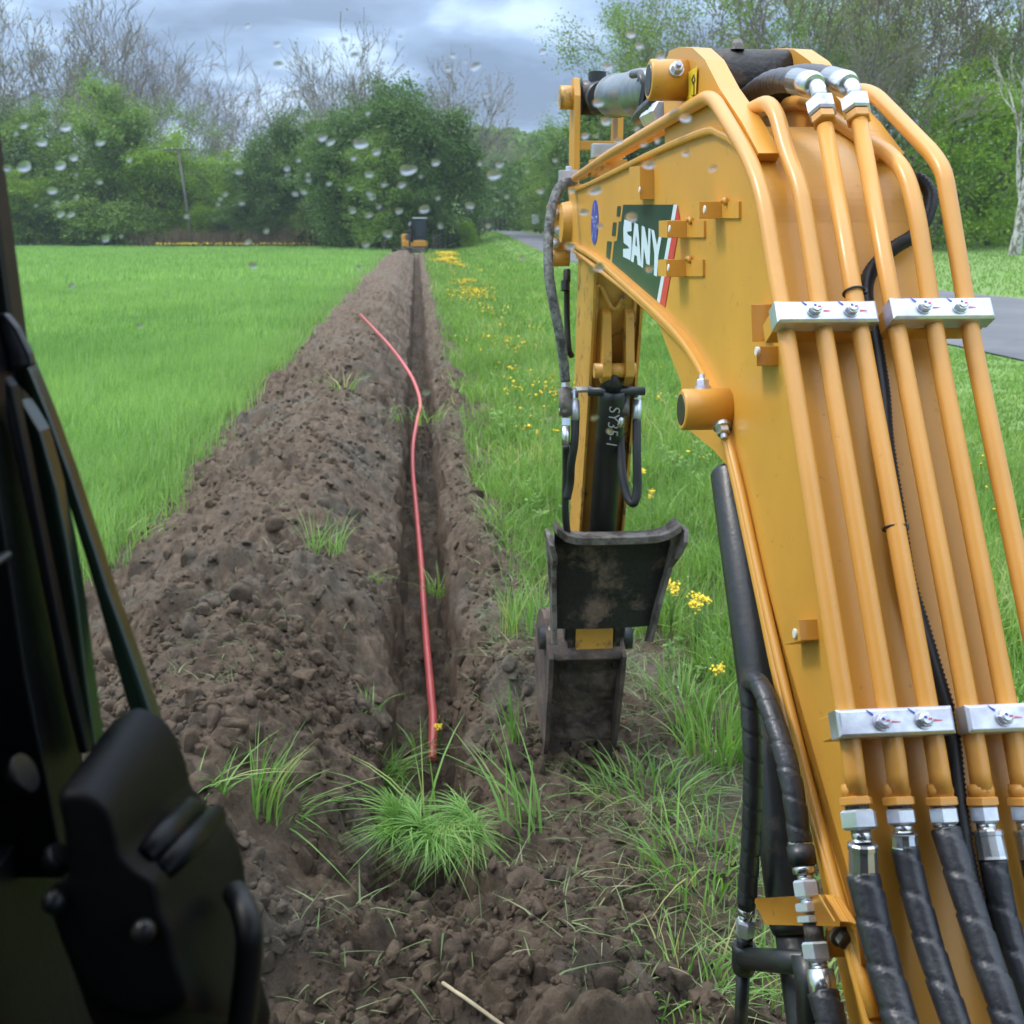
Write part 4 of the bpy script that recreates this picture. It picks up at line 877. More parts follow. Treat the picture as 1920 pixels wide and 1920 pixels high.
mb.tube(pathL([(1394, 1815), (1390, 1900), (1386, 1990)], aL), .0095, BLK, 14); mb.tube(pathL([(1515, 1790), (1524, 1850), (1530, 1990)], aL + .02), .020, BLK, 16); mb.build('tee_fitting', EX)
# bracket
mb = MB(); e = L(1425, 1709, aL); f = L(1560, 1706, aL); th = Vector((0, 0, .0035)); bk = MF * .022
for p, q2 in ((e, f),):
    mb.box((p + q2) / 2, (q2 - p) / 2, bk, th, YEL)
g0 = fillet([L(1550, 1706, aL), L(1590, 1708, aL + .02), L(1600, 1745, aL + .025), L(1605, 1782, aL + .03)], .02, 6)
for p, q2 in zip(g0, g0[1:]):
    d = (q2 - p); x = d.cross(MF).normalized() * .0035; mb.box((p + q2) / 2, d * .52, bk, x, YEL)
mb.box(L(1578, 1765, aL + .03), MR * .018, MF * .004, Vector((0, 0, .018)), YEL); c = L(1570, 1738, aL + .02)
mb.lathe(c - MF * .012, c - MF * .016, [(0, .014), (1, .014)], DSTEEL, 18); mb.nut(c - MF * .016, c - MF * .026, .010, DSTEEL); mb.build('hose_bracket', EX, bevel=.001)

# boom cylinder under the boom
mb = MB(); c0, c1 = L(1372, 880, -.075), L(1493, 1752, -.075); mb.lathe(c0, c1, [(0, .030), (.01, .034), (.985, .034), (1, .03)], BLK, 28, True)
BC = mb.build('boom_cylinder', EX)
d = (c1 - c0).normalized(); pz = M(-.06, *bz(L(1277, 768, -.172))); mb = MB(); mb.tube([c0 + d * .02, c0.lerp(pz, .6) + MR * .03, pz + MR * .04], .017, STEEL, 18); mb.build('rod', BC)
mb = MB(); mb.tube([c1 - d * .02, c1 + d * .30], .028, BLK, 18); mb.build('cylinder_base', BC)

# arm
arm = [(3.00, 1.96), (2.985, 1.80), (3.04, 1.52), (3.27, .72), (3.27, .60), (3.42, .60), (3.44, .75), (3.36, 1.5), (3.33, 1.9), (3.36, 2.20), (3.345, 2.37), (3.20, 2.40), (3.17, 2.2), (3.10, 2.04)]
TPx = TP.x
armp = [(b, z) for b, z in arm]
mb = MB(); low_arm = armp[:9] + [(3.16, 1.98)]
mb.prism(low_arm, -.068, .068, YEL2); ARM = mb.build('arm', EX, bevel=.004)
fork = [(3.00, 1.90), (3.30, 1.90), (TP.x + .055, 2.10), (TP.x + .06, TP.y), (TP.x + .03, TP.y + .055), (TP.x - .03, TP.y + .055), (TP.x - .06, TP.y), (TP.x - .07, 2.12), (3.03, 2.02)]
for a0, a1 in ((-.078, -.060), (.060, .078)): mb = MB(); mb.prism(fork, a0, a1, YEL); mb.build('arm_fork', ARM, bevel=.003)
mb = MB(); mb.lathe(M(-.118, *TP[:2]), M(-.055, *TP[:2]), [(0, .036), (1, .036)], YEL2, 28, True); mb.build('rod_pin_boss', ARM); mb = MB(); mb.lathe(M(.055, *TP[:2]), M(.10, *TP[:2]), [(0, .036), (1, .036)], YEL2, 28, True); mb.build('rod_pin_boss', ARM)
mb = MB(); mb.box(M(0, TP.x - .05, 2.245), MR * .062, MF * .01, Vector((0, 0, .014)), YEL2); mb.build('cross_bar', ARM, bevel=.003)
# side rails on the arm's near face
for a in (-.074, .066):
    mb = MB(); mb.prism([(2.975, 1.93), (2.965, 1.80), (3.02, 1.52), (3.245, .70), (3.27, .70), (3.05, 1.52), (2.99, 1.8)], a, a + .008, YEL2); mb.build('edge_rail', ARM, bevel=.002)
# ears and curved weld plate holding the thumb cylinder
zb = lambda z: 3.04 + (1.52 - z) * .2875 if z < 1.52 else 3.04 - (z - 1.52) * .196
for a in (-.045, .022):
    mb = MB(); mb.prism([(zb(1.77), 1.77), (zb(1.76) - .03, 1.75), (zb(1.60) - .09, 1.62), (zb(1.56) - .10, 1.575), (zb(1.55) - .07, 1.55), (zb(1.56), 1.56)], a, a + .024, YEL2); mb.build('cylinder_ear', ARM, bevel=.004)
mb = MB(); zt = lambda a: 1.80 - .035 * math.cos(math.pi * min(1, abs(a + .01) / .05)); aa = np.linspace(-.062, .052, 15)
mb.tube([M(a, zb(1.8) - .012, zt(a)) for a in aa], .006, YEL2, 8); mb.tube([M(-.062, zb(1.8) - .012, zt(-.062)), M(-.062, zb(1.6) - .012, 1.6)], .006, YEL2, 8); mb.tube([M(.052, zb(1.8) - .012, zt(.052)), M(.052, zb(1.6) - .012, 1.6)], .006, YEL2, 8); mb.build('weld_plate', ARM)
pin = (zb(1.585) - .065, 1.59); mb = MB(); mb.lathe(M(-.068, *pin), M(.055, *pin), [(0, .022), (1, .022)], YEL2, 20, True); mb.build('thumb_cylinder_pin', ARM)
# thumb cylinder
t0, t1 = (zb(1.54) - .062, 1.535), (zb(1.0) - .055, .98)
mb = MB(); mb.lathe(M(-.012, *pin), M(-.012, *t0), [(0, .020), (.5, .028), (1, .034)], BLKD, 20, True); mb.lathe(M(-.008, *t0), M(-.004, *t1), [(0, .040), (.04, .0425), (1, .0425)], BLK, 32, True)
mb.lathe(M(-.085, t0[0] - .012, 1.528), M(.085, t0[0] - .012, 1.528), [(0, .013), (1, .013)], BLK, 16, True); TC = mb.build('thumb_cylinder', EX)
mb = MB(); mb.tube([M(-.004, *t1), M(0, zb(.8) - .04, .74)], .022, STEEL, 18); mb.build('rod', TC)
cu = bpy.data.curves.new('handwriting', 'FONT'); cu.body = 'SY35-1'; cu.size = .048; cu.shear = .2; cu.offset = -.0005; cu.extrude = .0005
tmp = bpy.data.objects.new('tmp', cu); COL.objects.link(tmp); bpy.context.view_layer.update(); dg = bpy.context.evaluated_depsgraph_get()
me = bpy.data.meshes.new_from_object(tmp.evaluated_get(dg)); bpy.data.objects.remove(tmp)
dn = (M(0, *t1) - M(0, *t0)).normalized(); nr_ = -(MF - dn * MF.dot(dn)).normalized(); sd_ = nr_.cross(dn).normalized()
mt_ = Matrix((dn, -sd_ if sd_.dot(MR) < 0 else sd_, nr_)).transposed()
mt_ = Matrix((dn, nr_.cross(dn), nr_)).transposed().to_4x4(); c = M(-.008, *t0) + dn * .035 + nr_ * .0445 - nr_.cross(dn) * .015 - Vector(EX.location)
me.transform(Matrix.Translation(c) @ mt_); me.materials.clear(); me.materials.append(CHALK); link(bpy.data.objects.new('handwriting', me), TC)
# link rods, pin on the arm's left, bucket cylinder linkage
mb = MB()
for a in (-.105, .083): mb.prism([(3.14, .99), (3.20, .99), (3.36, .66), (3.30, .60), (3.24, .62)], a, a + .022, BLK)
mb.lathe(M(-.165, 3.16, .99), M(.10, 3.16, .99), [(0, .034), (.15, .034), (.2, .024), (1, .024)], BLK, 22, True); mb.lathe(M(-.15, 3.16, .955), M(-.15, 3.16, .925), [(0, .012), (1, .01)], DSTEEL, 10); mb.build('bucket_link', EX, bevel=.002)
# arm end
mb = MB(); mb.prism([(3.235, .545), (3.225, .56), (3.225, .675), (3.45, .675), (3.45, .53), (3.26, .53)], -.068, .062, YEL2); AE = mb.build('arm_end', ARM, bevel=.006)
mb = MB(); mb.lathe(M(-.185, 3.33, .59), M(-.07, 3.33, .59), [(0, .040), (.25, .042), (.27, .05), (.5, .05), (.52, .044), (1, .044)], BLK, 26, True); mb.build('bucket_pin', EX); mb = MB(); mb.lathe(M(.065, 3.33, .59), M(.145, 3.33, .59), [(0, .046), (.3, .046), (.32, .05), (1, .05)], BLK, 26, True); mb.build('bucket_pin', EX)
for a in (-.095, .066):
    mb = MB(); mb.prism([(3.22, .70), (3.42, .70), (3.42, .50), (3.24, .50)], a, a + .022, BLKD); mb.build('hinge_plate', ARM, bevel=.003)
# thumb: a wide curved plate with horned side plates
aw = lambda z: (.022 - .022 * (1.03 - z) / .4, .188 - .038 * (1.03 - z) / .38)
TB = -.135; tb = [(3.17 + TB, 1.055), (3.19 + TB, 1.01), (3.205 + TB, .96), (3.22 + TB, .88), (3.235 + TB, .80), (3.245 + TB, .715)]
V = []; mb = MB()
for b, z in tb:
    c_, w_ = aw(z); n_ = 9
    for j in range(n_): f_ = j / (n_ - 1) * 2 - 1; V.append(M(c_ + w_ * f_, b + .012 * f_ * f_, z + (.03 * abs(f_) ** 5 if z > 1 else 0)))
n_ = 9; F = [(i * n_ + j, i * n_ + j + 1, (i + 1) * n_ + j + 1, (i + 1) * n_ + j) for i in range(len(tb) - 1) for j in range(n_ - 1)]
mb.add(V, F, BLKD, False); TH = mb.build('thumb', EX); so_ = TH.modifiers.new('solid', 'SOLIDIFY'); so_.thickness = .016; so_.offset = 0
mb = MB(); V = []; F = []
for i in range(13):
    f_ = i / 6 - 1; c_, w_ = aw(1.03); up_ = .045 * abs(f_) ** 6; fw = .03 * abs(f_) ** 6
    for db, dz in ((-.055 - fw, .022), (-.05 - fw, -.004), (.02, -.015), (.02, .02)): V.append(M(c_ + (w_ + .006) * f_, 3.175 + TB + db, 1.045 + dz + up_))
for i in range(12):
    for j in range(4): F.append((i * 4 + j, i * 4 + (j + 1) % 4, i * 4 + 4 + (j + 1) % 4, i * 4 + 4 + j))
F += [(3, 2, 1, 0), (48, 49, 50, 51)]; mb.add(V, F, DSTEEL, False); mb.build('thumb_lip', TH, bevel=.003)
for sg in (-1, 1):
    mb = MB(); V = []; pr = [(-.04, 1.09), (-.085, 1.085), (-.115, 1.055), (-.10, 1.0), (-.05, .95), (-.035, .85), (-.03, .76), (-.025, .67), (.03, .65), (.03, .8), (.03, 1.0), (.01, 1.06)]
    k = len(pr)
    for s_ in (0, 1):
        for db, z in pr:
            c_, w_ = aw(min(z, 1.03)); fl = .020 * sm(np.array(z), 1.0, 1.09) if z > 1 else 0; V.append(M(c_ + sg * (w_ + fl + .016 * s_), 3.205 + TB + (1.03 - z) * .1 + db, z))
    F = [(i, (i + 1) % k, k + (i + 1) % k, k + i) for i in range(k)] + [tuple(range(k))[::-1], tuple(range(k, 2 * k))]
    mb.add(V, F, DSTEEL); mb.build('side_plate', TH, bevel=.003)
# trenching bucket standing on its teeth
bk_ = [(3.20, .56), (3.30, .63), (3.42, .655), (3.56, .60), (3.65, .48), (3.67, .36), (3.61, .24), (3.50, .17), (3.38, .16)]
sp = [(p.x, p.y) for p in spline([Vector((b, z, 0)) for b, z in bk_], 4)]
mb = MB(); V = []
for b, z in sp: V += [M(-.148, b, z), M(.092, b, z)]
mb.add(V, [(2 * i, 2 * i + 1, 2 * i + 3, 2 * i + 2) for i in range(len(sp) - 1)], MUDS, True)
BU = mb.build('bucket', EX); x = BU.modifiers.new('solid', 'SOLIDIFY'); x.thickness = .014; x.offset = 0
for a0, a1 in ((-.163, -.147), (.091, .106)):
    mb = MB(); mb.prism([(3.19, .57)] + sp[2:] + [(3.34, .12), (3.30, .20), (3.22, .45)], a0, a1, MUDS); mb.build('side_plate', BU, bevel=.003)
for a in (-.128, -.028, .072):
    mb = MB(); w0, w1 = .028, .020
    V = [M(a - w0, 3.36, .20), M(a + w0, 3.36, .20), M(a + w0, 3.41, .21), M(a - w0, 3.41, .21), M(a - w0, 3.365, .10), M(a + w0, 3.365, .10), M(a + w0, 3.42, .11), M(a - w0, 3.42, .11), M(a - w1, 3.40, -.02), M(a + w1, 3.40, -.02), M(a + w1, 3.415, -.02), M(a - w1, 3.415, -.02)]
    F = [(0, 3, 2, 1), (8, 9, 10, 11)] + [(r + i, r + (i + 1) % 4, r + 4 + (i + 1) % 4, r + 4 + i) for r in (0, 4) for i in range(4)]
    mb.add(V, F, MUDS); mb.build('tooth', BU, bevel=.004)
mb = MB(); mb.box(M(-.028, 3.40, .165), MR * .123, MF * .035, Vector((0, 0, .012)), MUDS); mb.build('cutting_edge', BU, bevel=.003)
# earth packed flat in the bucket's mouth
aa = np.linspace(-.146, .090, 36); ff2 = np.linspace(0, 1, 48); A2, F2 = np.meshgrid(aa, ff2)
B2 = 3.235 + .125 * F2 + .020 * (fbm(A2 * 14 + 3, F2 * 5, 4, 301) - .5) * 2 + .018 * sm(F2, .0, .25) - .022 * np.exp(-((F2 - 1) / .15) ** 2) + .006 * clods(A2 * 60, F2 * 20, 303); Zb = .555 - .385 * F2
PK = np.array([tuple(M(a, b, z) - Vector(EX.location)) for a, b, z in zip(A2.ravel(), B2.ravel(), Zb.ravel())]); ix_ = np.arange(48 * 36).reshape(48, 36)
link(bpy.data.objects.new('packed_soil', npmesh('packed_soil', PK, np.stack([ix_[:-1, :-1], ix_[:-1, 1:], ix_[1:, 1:], ix_[1:, :-1]], -1).reshape(-1, 4), mats=[MUDW], smooth=True)), BU)
# dirt caked in the bucket's mouth
V = bv * np.array([.045, .03, .06]); V *= (1 + .6 * (clods(bv[:, 0] * 2 + 4, bv[:, 2] * 2 + bv[:, 1], 9) - .5))[:, None]
V *= .75
for a, z in ((-.078, .15), (.022, .155)):
    p = M(a, 3.40, z); o = bpy.data.objects.new('caked_soil', npmesh('caked_soil', V + np.array(p - Vector(EX.location)), None, bf, [MUDS], smooth=True)); link(o, BU)

sB_, tB_ = [], []
for q in range(240):
    p = M(rng.normal(-.03, .10), 3.40 + rng.normal(0, .05), 0); a_, b_ = st(p); sB_.append(a_); tB_.append(b_)
V, F3 = clod_cloud(np.array(sB_), np.array(tB_), .010 + .010 * rng.pareto(3, 240).clip(0, 2)); V[:, 2] += np.repeat(rng.uniform(0, .05, 240), len(bv))
props(link(bpy.data.objects.new('loose_soil', npmesh('loose_soil', V, None, F3, [SOIL]))), 'crumbled soil heaped round the bucket teeth', 'loose soil', kind='stuff')
# hoses and fittings round the arm
def hp(px, r, m, bs, wrap=False, name='hydraulic_hose'):
    pts = [D(u, v, dpt) for u, v, dpt in px]; mb = MB(); mb.tube(spline(pts, 8), r, m, 16); return mb.build(name, EX)
dA = 3.05
hp([(1078, 338, 3.0), (1052, 348, 2.98), (1036, 385, 2.95), (1029, 440, 2.92), (1029, 510, 2.9), (1038, 570, 2.9), (1050, 630, 2.92), (1057, 680, 2.95), (1060, 715, 2.97)], .0145, GHOSE, .0)
hp([(1192, 555, 3.1), (1186, 600, 3.12), (1176, 650, 3.15), (1172, 720, 3.15), (1168, 800, 3.15)], .0145, GHOSE, 0)
hp([(1063, 508, 2.97), (1063, 590, 3.0), (1066, 650, 3.0), (1072, 668, 3.02)], .009, RUB, 0)
mb = MB(); mb.nut(D(1063, 505, 2.97), D(1063, 530, 2.97), .012, BLK); mb.lathe(D(1060, 527, 2.97), D(1060, 545, 2.97), [(0, .013), (1, .013)], BLK, 12); mb.build('pipe_end', EX)
hp([(1061, 835, 3.05), (1061, 880, 3.08), (1060, 960, 3.12), (1064, 1000, 3.15)], .011, RUB, 0)
hp([(1079, 785, 3.0), (1077, 830, 3.0), (1071, 870, 3.02), (1069, 905, 3.05), (1063, 935, 3.06)], .0125, RUB, 0)
hp([(1194, 785, 3.0), (1194, 850, 2.98), (1195, 910, 2.98), (1189, 943, 2.98), (1176, 930, 3.0), (1167, 890, 3.02), (1163, 830, 3.05), (1162, 800, 3.05)], .0130, RUB, 0)
def st3(name, segs, m0=ZINC):
    mb = MB()
    for (u0, v0, u1, v1, r, k, m) in segs:
        p, q2 = D(u0, v0, 3.0), D(u1, v1, 3.0)
        if k == 'n': mb.nut(p, q2, r, m)
        else: mb.lathe(p, q2, [(0, r), (1, r)], m, 16, True)
    return mb.build(name, EX)
st3('arm_fitting', [(1060, 712, 1060, 728, .013, 'n', STEEL), (1060, 728, 1061, 780, .020, 'c', DSTEEL), (1061, 782, 1061, 800, .014, 'n', STEEL), (1061, 800, 1061, 835, .0125, 'c', STEEL), (1048, 735, 1076, 735, .008, 'c', STEEL), (1048, 770, 1074, 770, .008, 'c', STEEL),
                    (1078, 728, 1078, 750, .012, 'n', STEEL), (1078, 750, 1079, 788, .0135, 'c', ZINC), (1078, 731, 1104, 730, .010, 'n', STEEL), (1103, 731, 1118, 731, .012, 'c', BLK)])
st3('arm_fitting', [(1160, 731, 1186, 731, .012, 'c', BLK), (1184, 731, 1198, 731, .010, 'n', STEEL), (1196, 726, 1195, 750, .012, 'n', STEEL), (1195, 750, 1194, 790, .0135, 'c', ZINC), (1169, 742, 1169, 780, .018, 'c', DSTEEL), (1164, 775, 1163, 802, .011, 'c', STEEL)])
# boom tip: hose bracket, bolts, pin boss
mb = MB(); b0, z0 = bz(L(1064, 418, S))
mb.lathe(M(-.128, b0 - .05, z0), M(-.095, b0 - .05, z0), [(0, .060), (.8, .066), (1, .070)], YEL, 32, True)
mb.box(M(-.125, b0 + .02, z0 + .02), MR * .040, MF * .006, Vector((0, 0, .036)), YEL)
mb.box(M(-.115, b0 + .02, z0 - .075), MR * .028, MF * .006, Vector((0, 0, .028)), YEL)
for az, zz_ in ((-.138, .030), (-.125, -.022), (-.138, -.065)):
    c = M(az, b0 + .012, z0 + zz_); mb.lathe(c, c - MF * .006, [(0, .015), (1, .015)], ZINC, 20); mb.nut(c - MF * .006, c - MF * .018, .011, ZINC); mb.lathe(c - MF * .018, c - MF * .028, [(0, .006), (1, .005)], STEEL, 10)
mb.lathe(M(-.145, b0 + .02, z0 - .11), M(-.09, b0 + .02, z0 - .11), [(0, .026), (1, .026)], YEL2, 20, True); mb.build('tip_bracket', BOOM, bevel=.002)
mb = MB(); c = L(1066, 332, S); mb.box(c, MR * .030, MF * .02, Vector((0, 0, .020)), ZINC); mb.box(c - Vector((0, 0, .026)), MR * .04, MF * .022, Vector((0, 0, .005)), YEL2); mb.nut(c + Vector((0, 0, .02)), c + Vector((0, 0, .032)), .010, ZINC); mb.build('tip_clamp', BOOM, bevel=.002)
mb = MB(); c = L(1140, 283, -.05); mb.box(c, MR * .045, MF * .02, Vector((0, 0, .018)), ZINC); mb.box(c - Vector((0, 0, .045)), MR * .05, MF * .02, Vector((0, 0, .022)), YEL2); mb.build('top_clamp', BOOM, bevel=.002)
mb = MB(); mb.tube(fillet(pathL([(1078, 340), (1142, 300), (1250, 240)], -.05), .03), .0108, PIPEY, 16); mb.build('hydraulic_pipe', BOOM)

# ---- cab: pillar, frame, wiper, motor cover, glass, roof
def dmat_poly(mb, px, d0, d1, m):
    """outline at depth d1, extruded along -Y to a thickness of d1 - d0"""
    b = [D(u, v, d1) for u, v in px]; k = len(b); a = [p - Vector((0, d1 - d0, 0)) for p in b]
    mb.add(a + b, [(i, (i + 1) % k, k + (i + 1) % k, k + i) for i in range(k)] + [tuple(range(k))[::-1], tuple(range(k, 2 * k))], m)
YW = .60
mb = MB(); mb.box((-.360, .60, 1.5), (.052, 0, 0), (0, .035, 0), (0, 0, .90), PLAS); mb.box((-.308, .625, 1.5), (.005, 0, 0), (0, .012, 0), (0, 0, .9), RUB); mb.box((.495, .60, 1.5), (.030, 0, 0), (0, .035, 0), (0, 0, .90), PLAS); CF = mb.build('cab_pillars', EX, bevel=.01); CF.name = 'front_pillar'
mb = MB(); mb.box((.05, -.15, 2.43), (.46, 0, 0), (0, .80, 0), (0, 0, .03), PLAS); mb.build('cab_roof', EX, bevel=.01)
mb = MB(); mb.box((.05, -.93, 1.55), (.46, 0, 0), (0, .02, 0), (0, 0, .85), PLAS); mb.box((-.40, -.15, 1.35), (.02, 0, 0), (0, .70, 0), (0, 0, .65), RUB); mb.box((.50, -.15, 1.30), (.02, 0, 0), (0, .70, 0), (0, 0, .60), RUB); mb.box((.05, -.15, .70), (.46, 0, 0), (0, .80, 0), (0, 0, .03), PLAS)  # side walls raised over the window area to block light and darken the cab
for x in (-.40, .50):
    mb.box((x, .0, 2.32), (.02, 0, 0), (0, .62, 0), (0, 0, .08), PLAS); mb.box((x, -.85, 1.8), (.02, 0, 0), (0, .06, 0), (0, 0, .6), PLAS)
mb.build('cab_body', EX)
mb = MB(); mb.box((.05, -.2, .86), (.25, 0, 0), (0, .25, 0), (0, 0, .12), RUB); mb.box((.05, -.48, 1.25), (.25, 0, 0), (0, .06, 0), (0, 0, .38), RUB); mb.build('seat', EX, bevel=.04)
mb = MB(); mb.box((.25, -.6, .50), (.75, 0, 0), (0, 1.05, 0), (0, 0, .16), ORNG); mb.box((.95 - .1, -.6, 1.0), (.22, 0, 0), (0, .9, 0), (0, 0, .35), ORNG); mb.box(M(0, .42, .62), MR * .14, MF * .28, Vector((0, 0, .22)), YEL); mb.build('upper_body', EX, bevel=.03)
for x in (-.45, .80):
    mb = MB()
    pr_ = [(-1.45 + .2 * math.cos(a) * -1, .2 + .2 * math.sin(a)) for a in np.linspace(-math.pi / 2, math.pi / 2, 9)] + [(.45 + .2 * math.cos(a), .2 + .2 * math.sin(a)) for a in np.linspace(math.pi / 2, -math.pi / 2, 9)]
    k = len(pr_); V = [(x - .15, y, z) for y, z in pr_] + [(x + .15, y, z) for y, z in pr_]
    mb.add(V, [(i, (i + 1) % k, k + (i + 1) % k, k + i) for i in range(k)] + [tuple(range(k))[::-1], tuple(range(k, 2 * k))], RUB); mb.build('track', EX)
# frame of the lower front panel, lit through from outside
mb = MB()
dmat_poly(mb, [(-60, 560), (6, 590), (24, 660), (52, 800), (82, 1000), (112, 1200), (152, 1400), (182, 1560), (-60, 1560)], .555, .60, PLAS)
dmat_poly(mb, [(-60, 1500), (96, 1500), (120, 1700), (150, 1960), (-60, 1960)], .50, .60, PLAS)
dmat_poly(mb, [(-20, 1040), (22, 1030), (26, 1042), (-20, 1062)], .50, .52, BLK)
mb.build('door_frame', EX, bevel=.004)
# wiper: two slanting arms and a blade
GLS = mat('painted_reflection_plastic', (.014, .030, .016), .22, spec=.6, var=.4, vs=7)  # dark wiper plastic with its green reflections put into the base colour
WI = MB(); dmat_poly(WI, [(6, 585), (22, 586), (38, 612), (62, 655), (78, 692), (110, 770), (150, 880), (176, 960), (196, 1020), (218, 1090), (244, 1160), (272, 1240), (308, 1345), (262, 1330), (236, 1240), (210, 1150), (188, 1070), (160, 980), (132, 890), (98, 790), (72, 735), (28, 690), (14, 640)], .60, .615, GLS)
WP = WI.build('wiper', EX, bevel=.003)
mb = MB(); dmat_poly(mb, [(60, 740), (96, 800), (124, 900), (146, 1010), (164, 1120), (180, 1250), (198, 1385), (170, 1390), (150, 1310), (132, 1180), (112, 1040), (92, 920), (70, 830)], .585, .60, GLS); mb.build('wiper_blade', WP, bevel=.002)
mb = MB(); dmat_poly(mb, [(22, 700), (36, 720), (66, 860), (96, 1010), (128, 1170), (160, 1320), (178, 1400), (160, 1400), (132, 1290), (100, 1130), (70, 980), (44, 860), (26, 770)], .57, .58, PLAS); mb.build('wiper_arm', WP, bevel=.002)
mb = MB(); dmat_poly(mb, [(6, 585), (20, 585), (42, 612), (66, 660), (72, 684), (30, 694), (14, 640)], .592, .60, BLK); mb.build('wiper_clip', WP, bevel=.004)
# motor cover: near face and flared rear rim skinned together
zpx = lambda x, y: (x / 2.667, 1200 + y / 2.667)
pairs = [((285, 800), (480, 540)), ((325, 752), (555, 420)), ((430, 762), (650, 345)), ((520, 822), (740, 345)), ((562, 900), (850, 425)), ((580, 980), (925, 580)), ((605, 1070), (960, 720)), ((680, 1150), (1040, 820)), ((775, 1215), (1135, 905)),
         ((800, 1340), (1205, 1040)), ((850, 1450), (1235, 1200)), ((880, 1600), (1262, 1400)), ((930, 1760), (1300, 1650)), ((890, 1850), (1345, 1950)), ((700, 1900), (1000, 2050)), ((480, 1812), (650, 2050)), ((395, 1700), (480, 1950)), ((305, 1500), (400, 1700)), ((255, 1350), (350, 1500)), ((240, 1240), (330, 1400)), ((325, 1185), (430, 1250)), ((335, 1120), (440, 1150)), ((312, 920), (440, 820))]
def roundloop(P, n=3):
    k = len(P); o = []
    for i in range(k):
        a, b, c, d = P[(i - 1) % k], P[i], P[(i + 1) % k], P[(i + 2) % k]
        for j in range(n): t = j / n; o.append(tuple(.5 * ((2 * b[q]) + (c[q] - a[q]) * t + (2 * a[q] - 5 * b[q] + 4 * c[q] - d[q]) * t * t + (3 * b[q] - a[q] - 3 * c[q] + d[q]) * t ** 3) for q in (0, 1)))
    return o
pairs = list(zip(roundloop([p[0] for p in pairs]), roundloop([p[1] for p in pairs])))
mb = MB(); rings = []
for f_, dd in ((0, .435), (.04, .428), (.5, .475), (.93, .525), (1.0, .545)):
    ring = []
    for a, b in pairs:
        ff_ = 0 if dd == .435 else f_
        x, y = a[0] * (1 - ff_) + b[0] * ff_, a[1] * (1 - ff_) + b[1] * ff_
        if dd == .435: cx, cy = 540, 1400; x, y = x + (cx - x) * .0, y + (cy - y) * .0
        ring.append(D(*zpx(x, y), .430 + .115 * f_))
    rings.append(ring)
cx_ = sum(rings[0], Vector()) / len(pairs); rings[0] = [p.lerp(cx_, .05) for p in rings[0]]
k = len(pairs); V = [p for r_ in rings for p in r_]; F = [(r_ * k + i, r_ * k + (i + 1) % k, (r_ + 1) * k + (i + 1) % k, (r_ + 1) * k + i) for r_ in range(4) for i in range(k)]
mb.add(V, F, PLASR, True); mb.add(rings[0], [tuple(range(k))[::-1]], PLAS2, True); mb.add(rings[-1], [tuple(range(k))], PLAS)
bm_ = mb.build('wiper_motor_cover', EX); MC = bm_
me = bm_.data; bmm = bmesh.new(); bmm.from_mesh(me); bmesh.ops.remove_doubles(bmm, verts=bmm.verts, dist=.0001); bmesh.ops.recalc_face_normals(bmm, faces=bmm.faces); bmm.to_mesh(me); bmm.free()
x = MC.modifiers.new('bevel', 'BEVEL'); x.width = .005; x.segments = 4; x.limit_method = 'ANGLE'; x.angle_limit = R_(38)
for u, v in ((270, 1310), (718, 1455)):
    c = D(*zpx(u, v), .428); mb = MB(); d = ray(*zpx(u, v)).normalized(); mb.lathe(c, c - d * .008, [(0, .005), (.5, .005), (.9, .0035), (1, .001)], BLK, 18, True); mb.build('screw', MC)
mb = MB(); mb.tube(spline([D(u / 2.667, 1200 + v / 2.667, d) for u, v, d in ((1180, 1270, .50), (1215, 1330, .48), (1245, 1450, .47), (1245, 1600, .47), (1225, 1780, .47), (1200, 1990, .47))], 8), .0065, RUB, 14); mb.build('cable', MC)
mb = MB(); mb.lathe(D(25, 1460, .49), D(50, 1448, .49), [(0, .006), (.6, .010), (1, .010)], BLK, 18, True);  mb.build('latch', EX)
mb = MB(); mb.lathe(D(100, 1625, .46), D(120, 1600, .46), [(0, .006), (.6, .008), (1, .007)], BLK, 18, True); mb.build('latch_knob', EX)
for (a0, b0), (a1, b1), r_ in (((700, 1110), (960, 850), .0075), ((790, 1180), (1080, 880), .0065)):
    mb = MB(); mb.tube([D(*zpx(a0, b0), .448), D(*zpx((a0 + a1) / 2, (b0 + b1) / 2), .478), D(*zpx(a1, b1), .512)], [r_ * .8, r_, r_ * .9], PLAS, 16); mb.build('moulded_rib', MC)
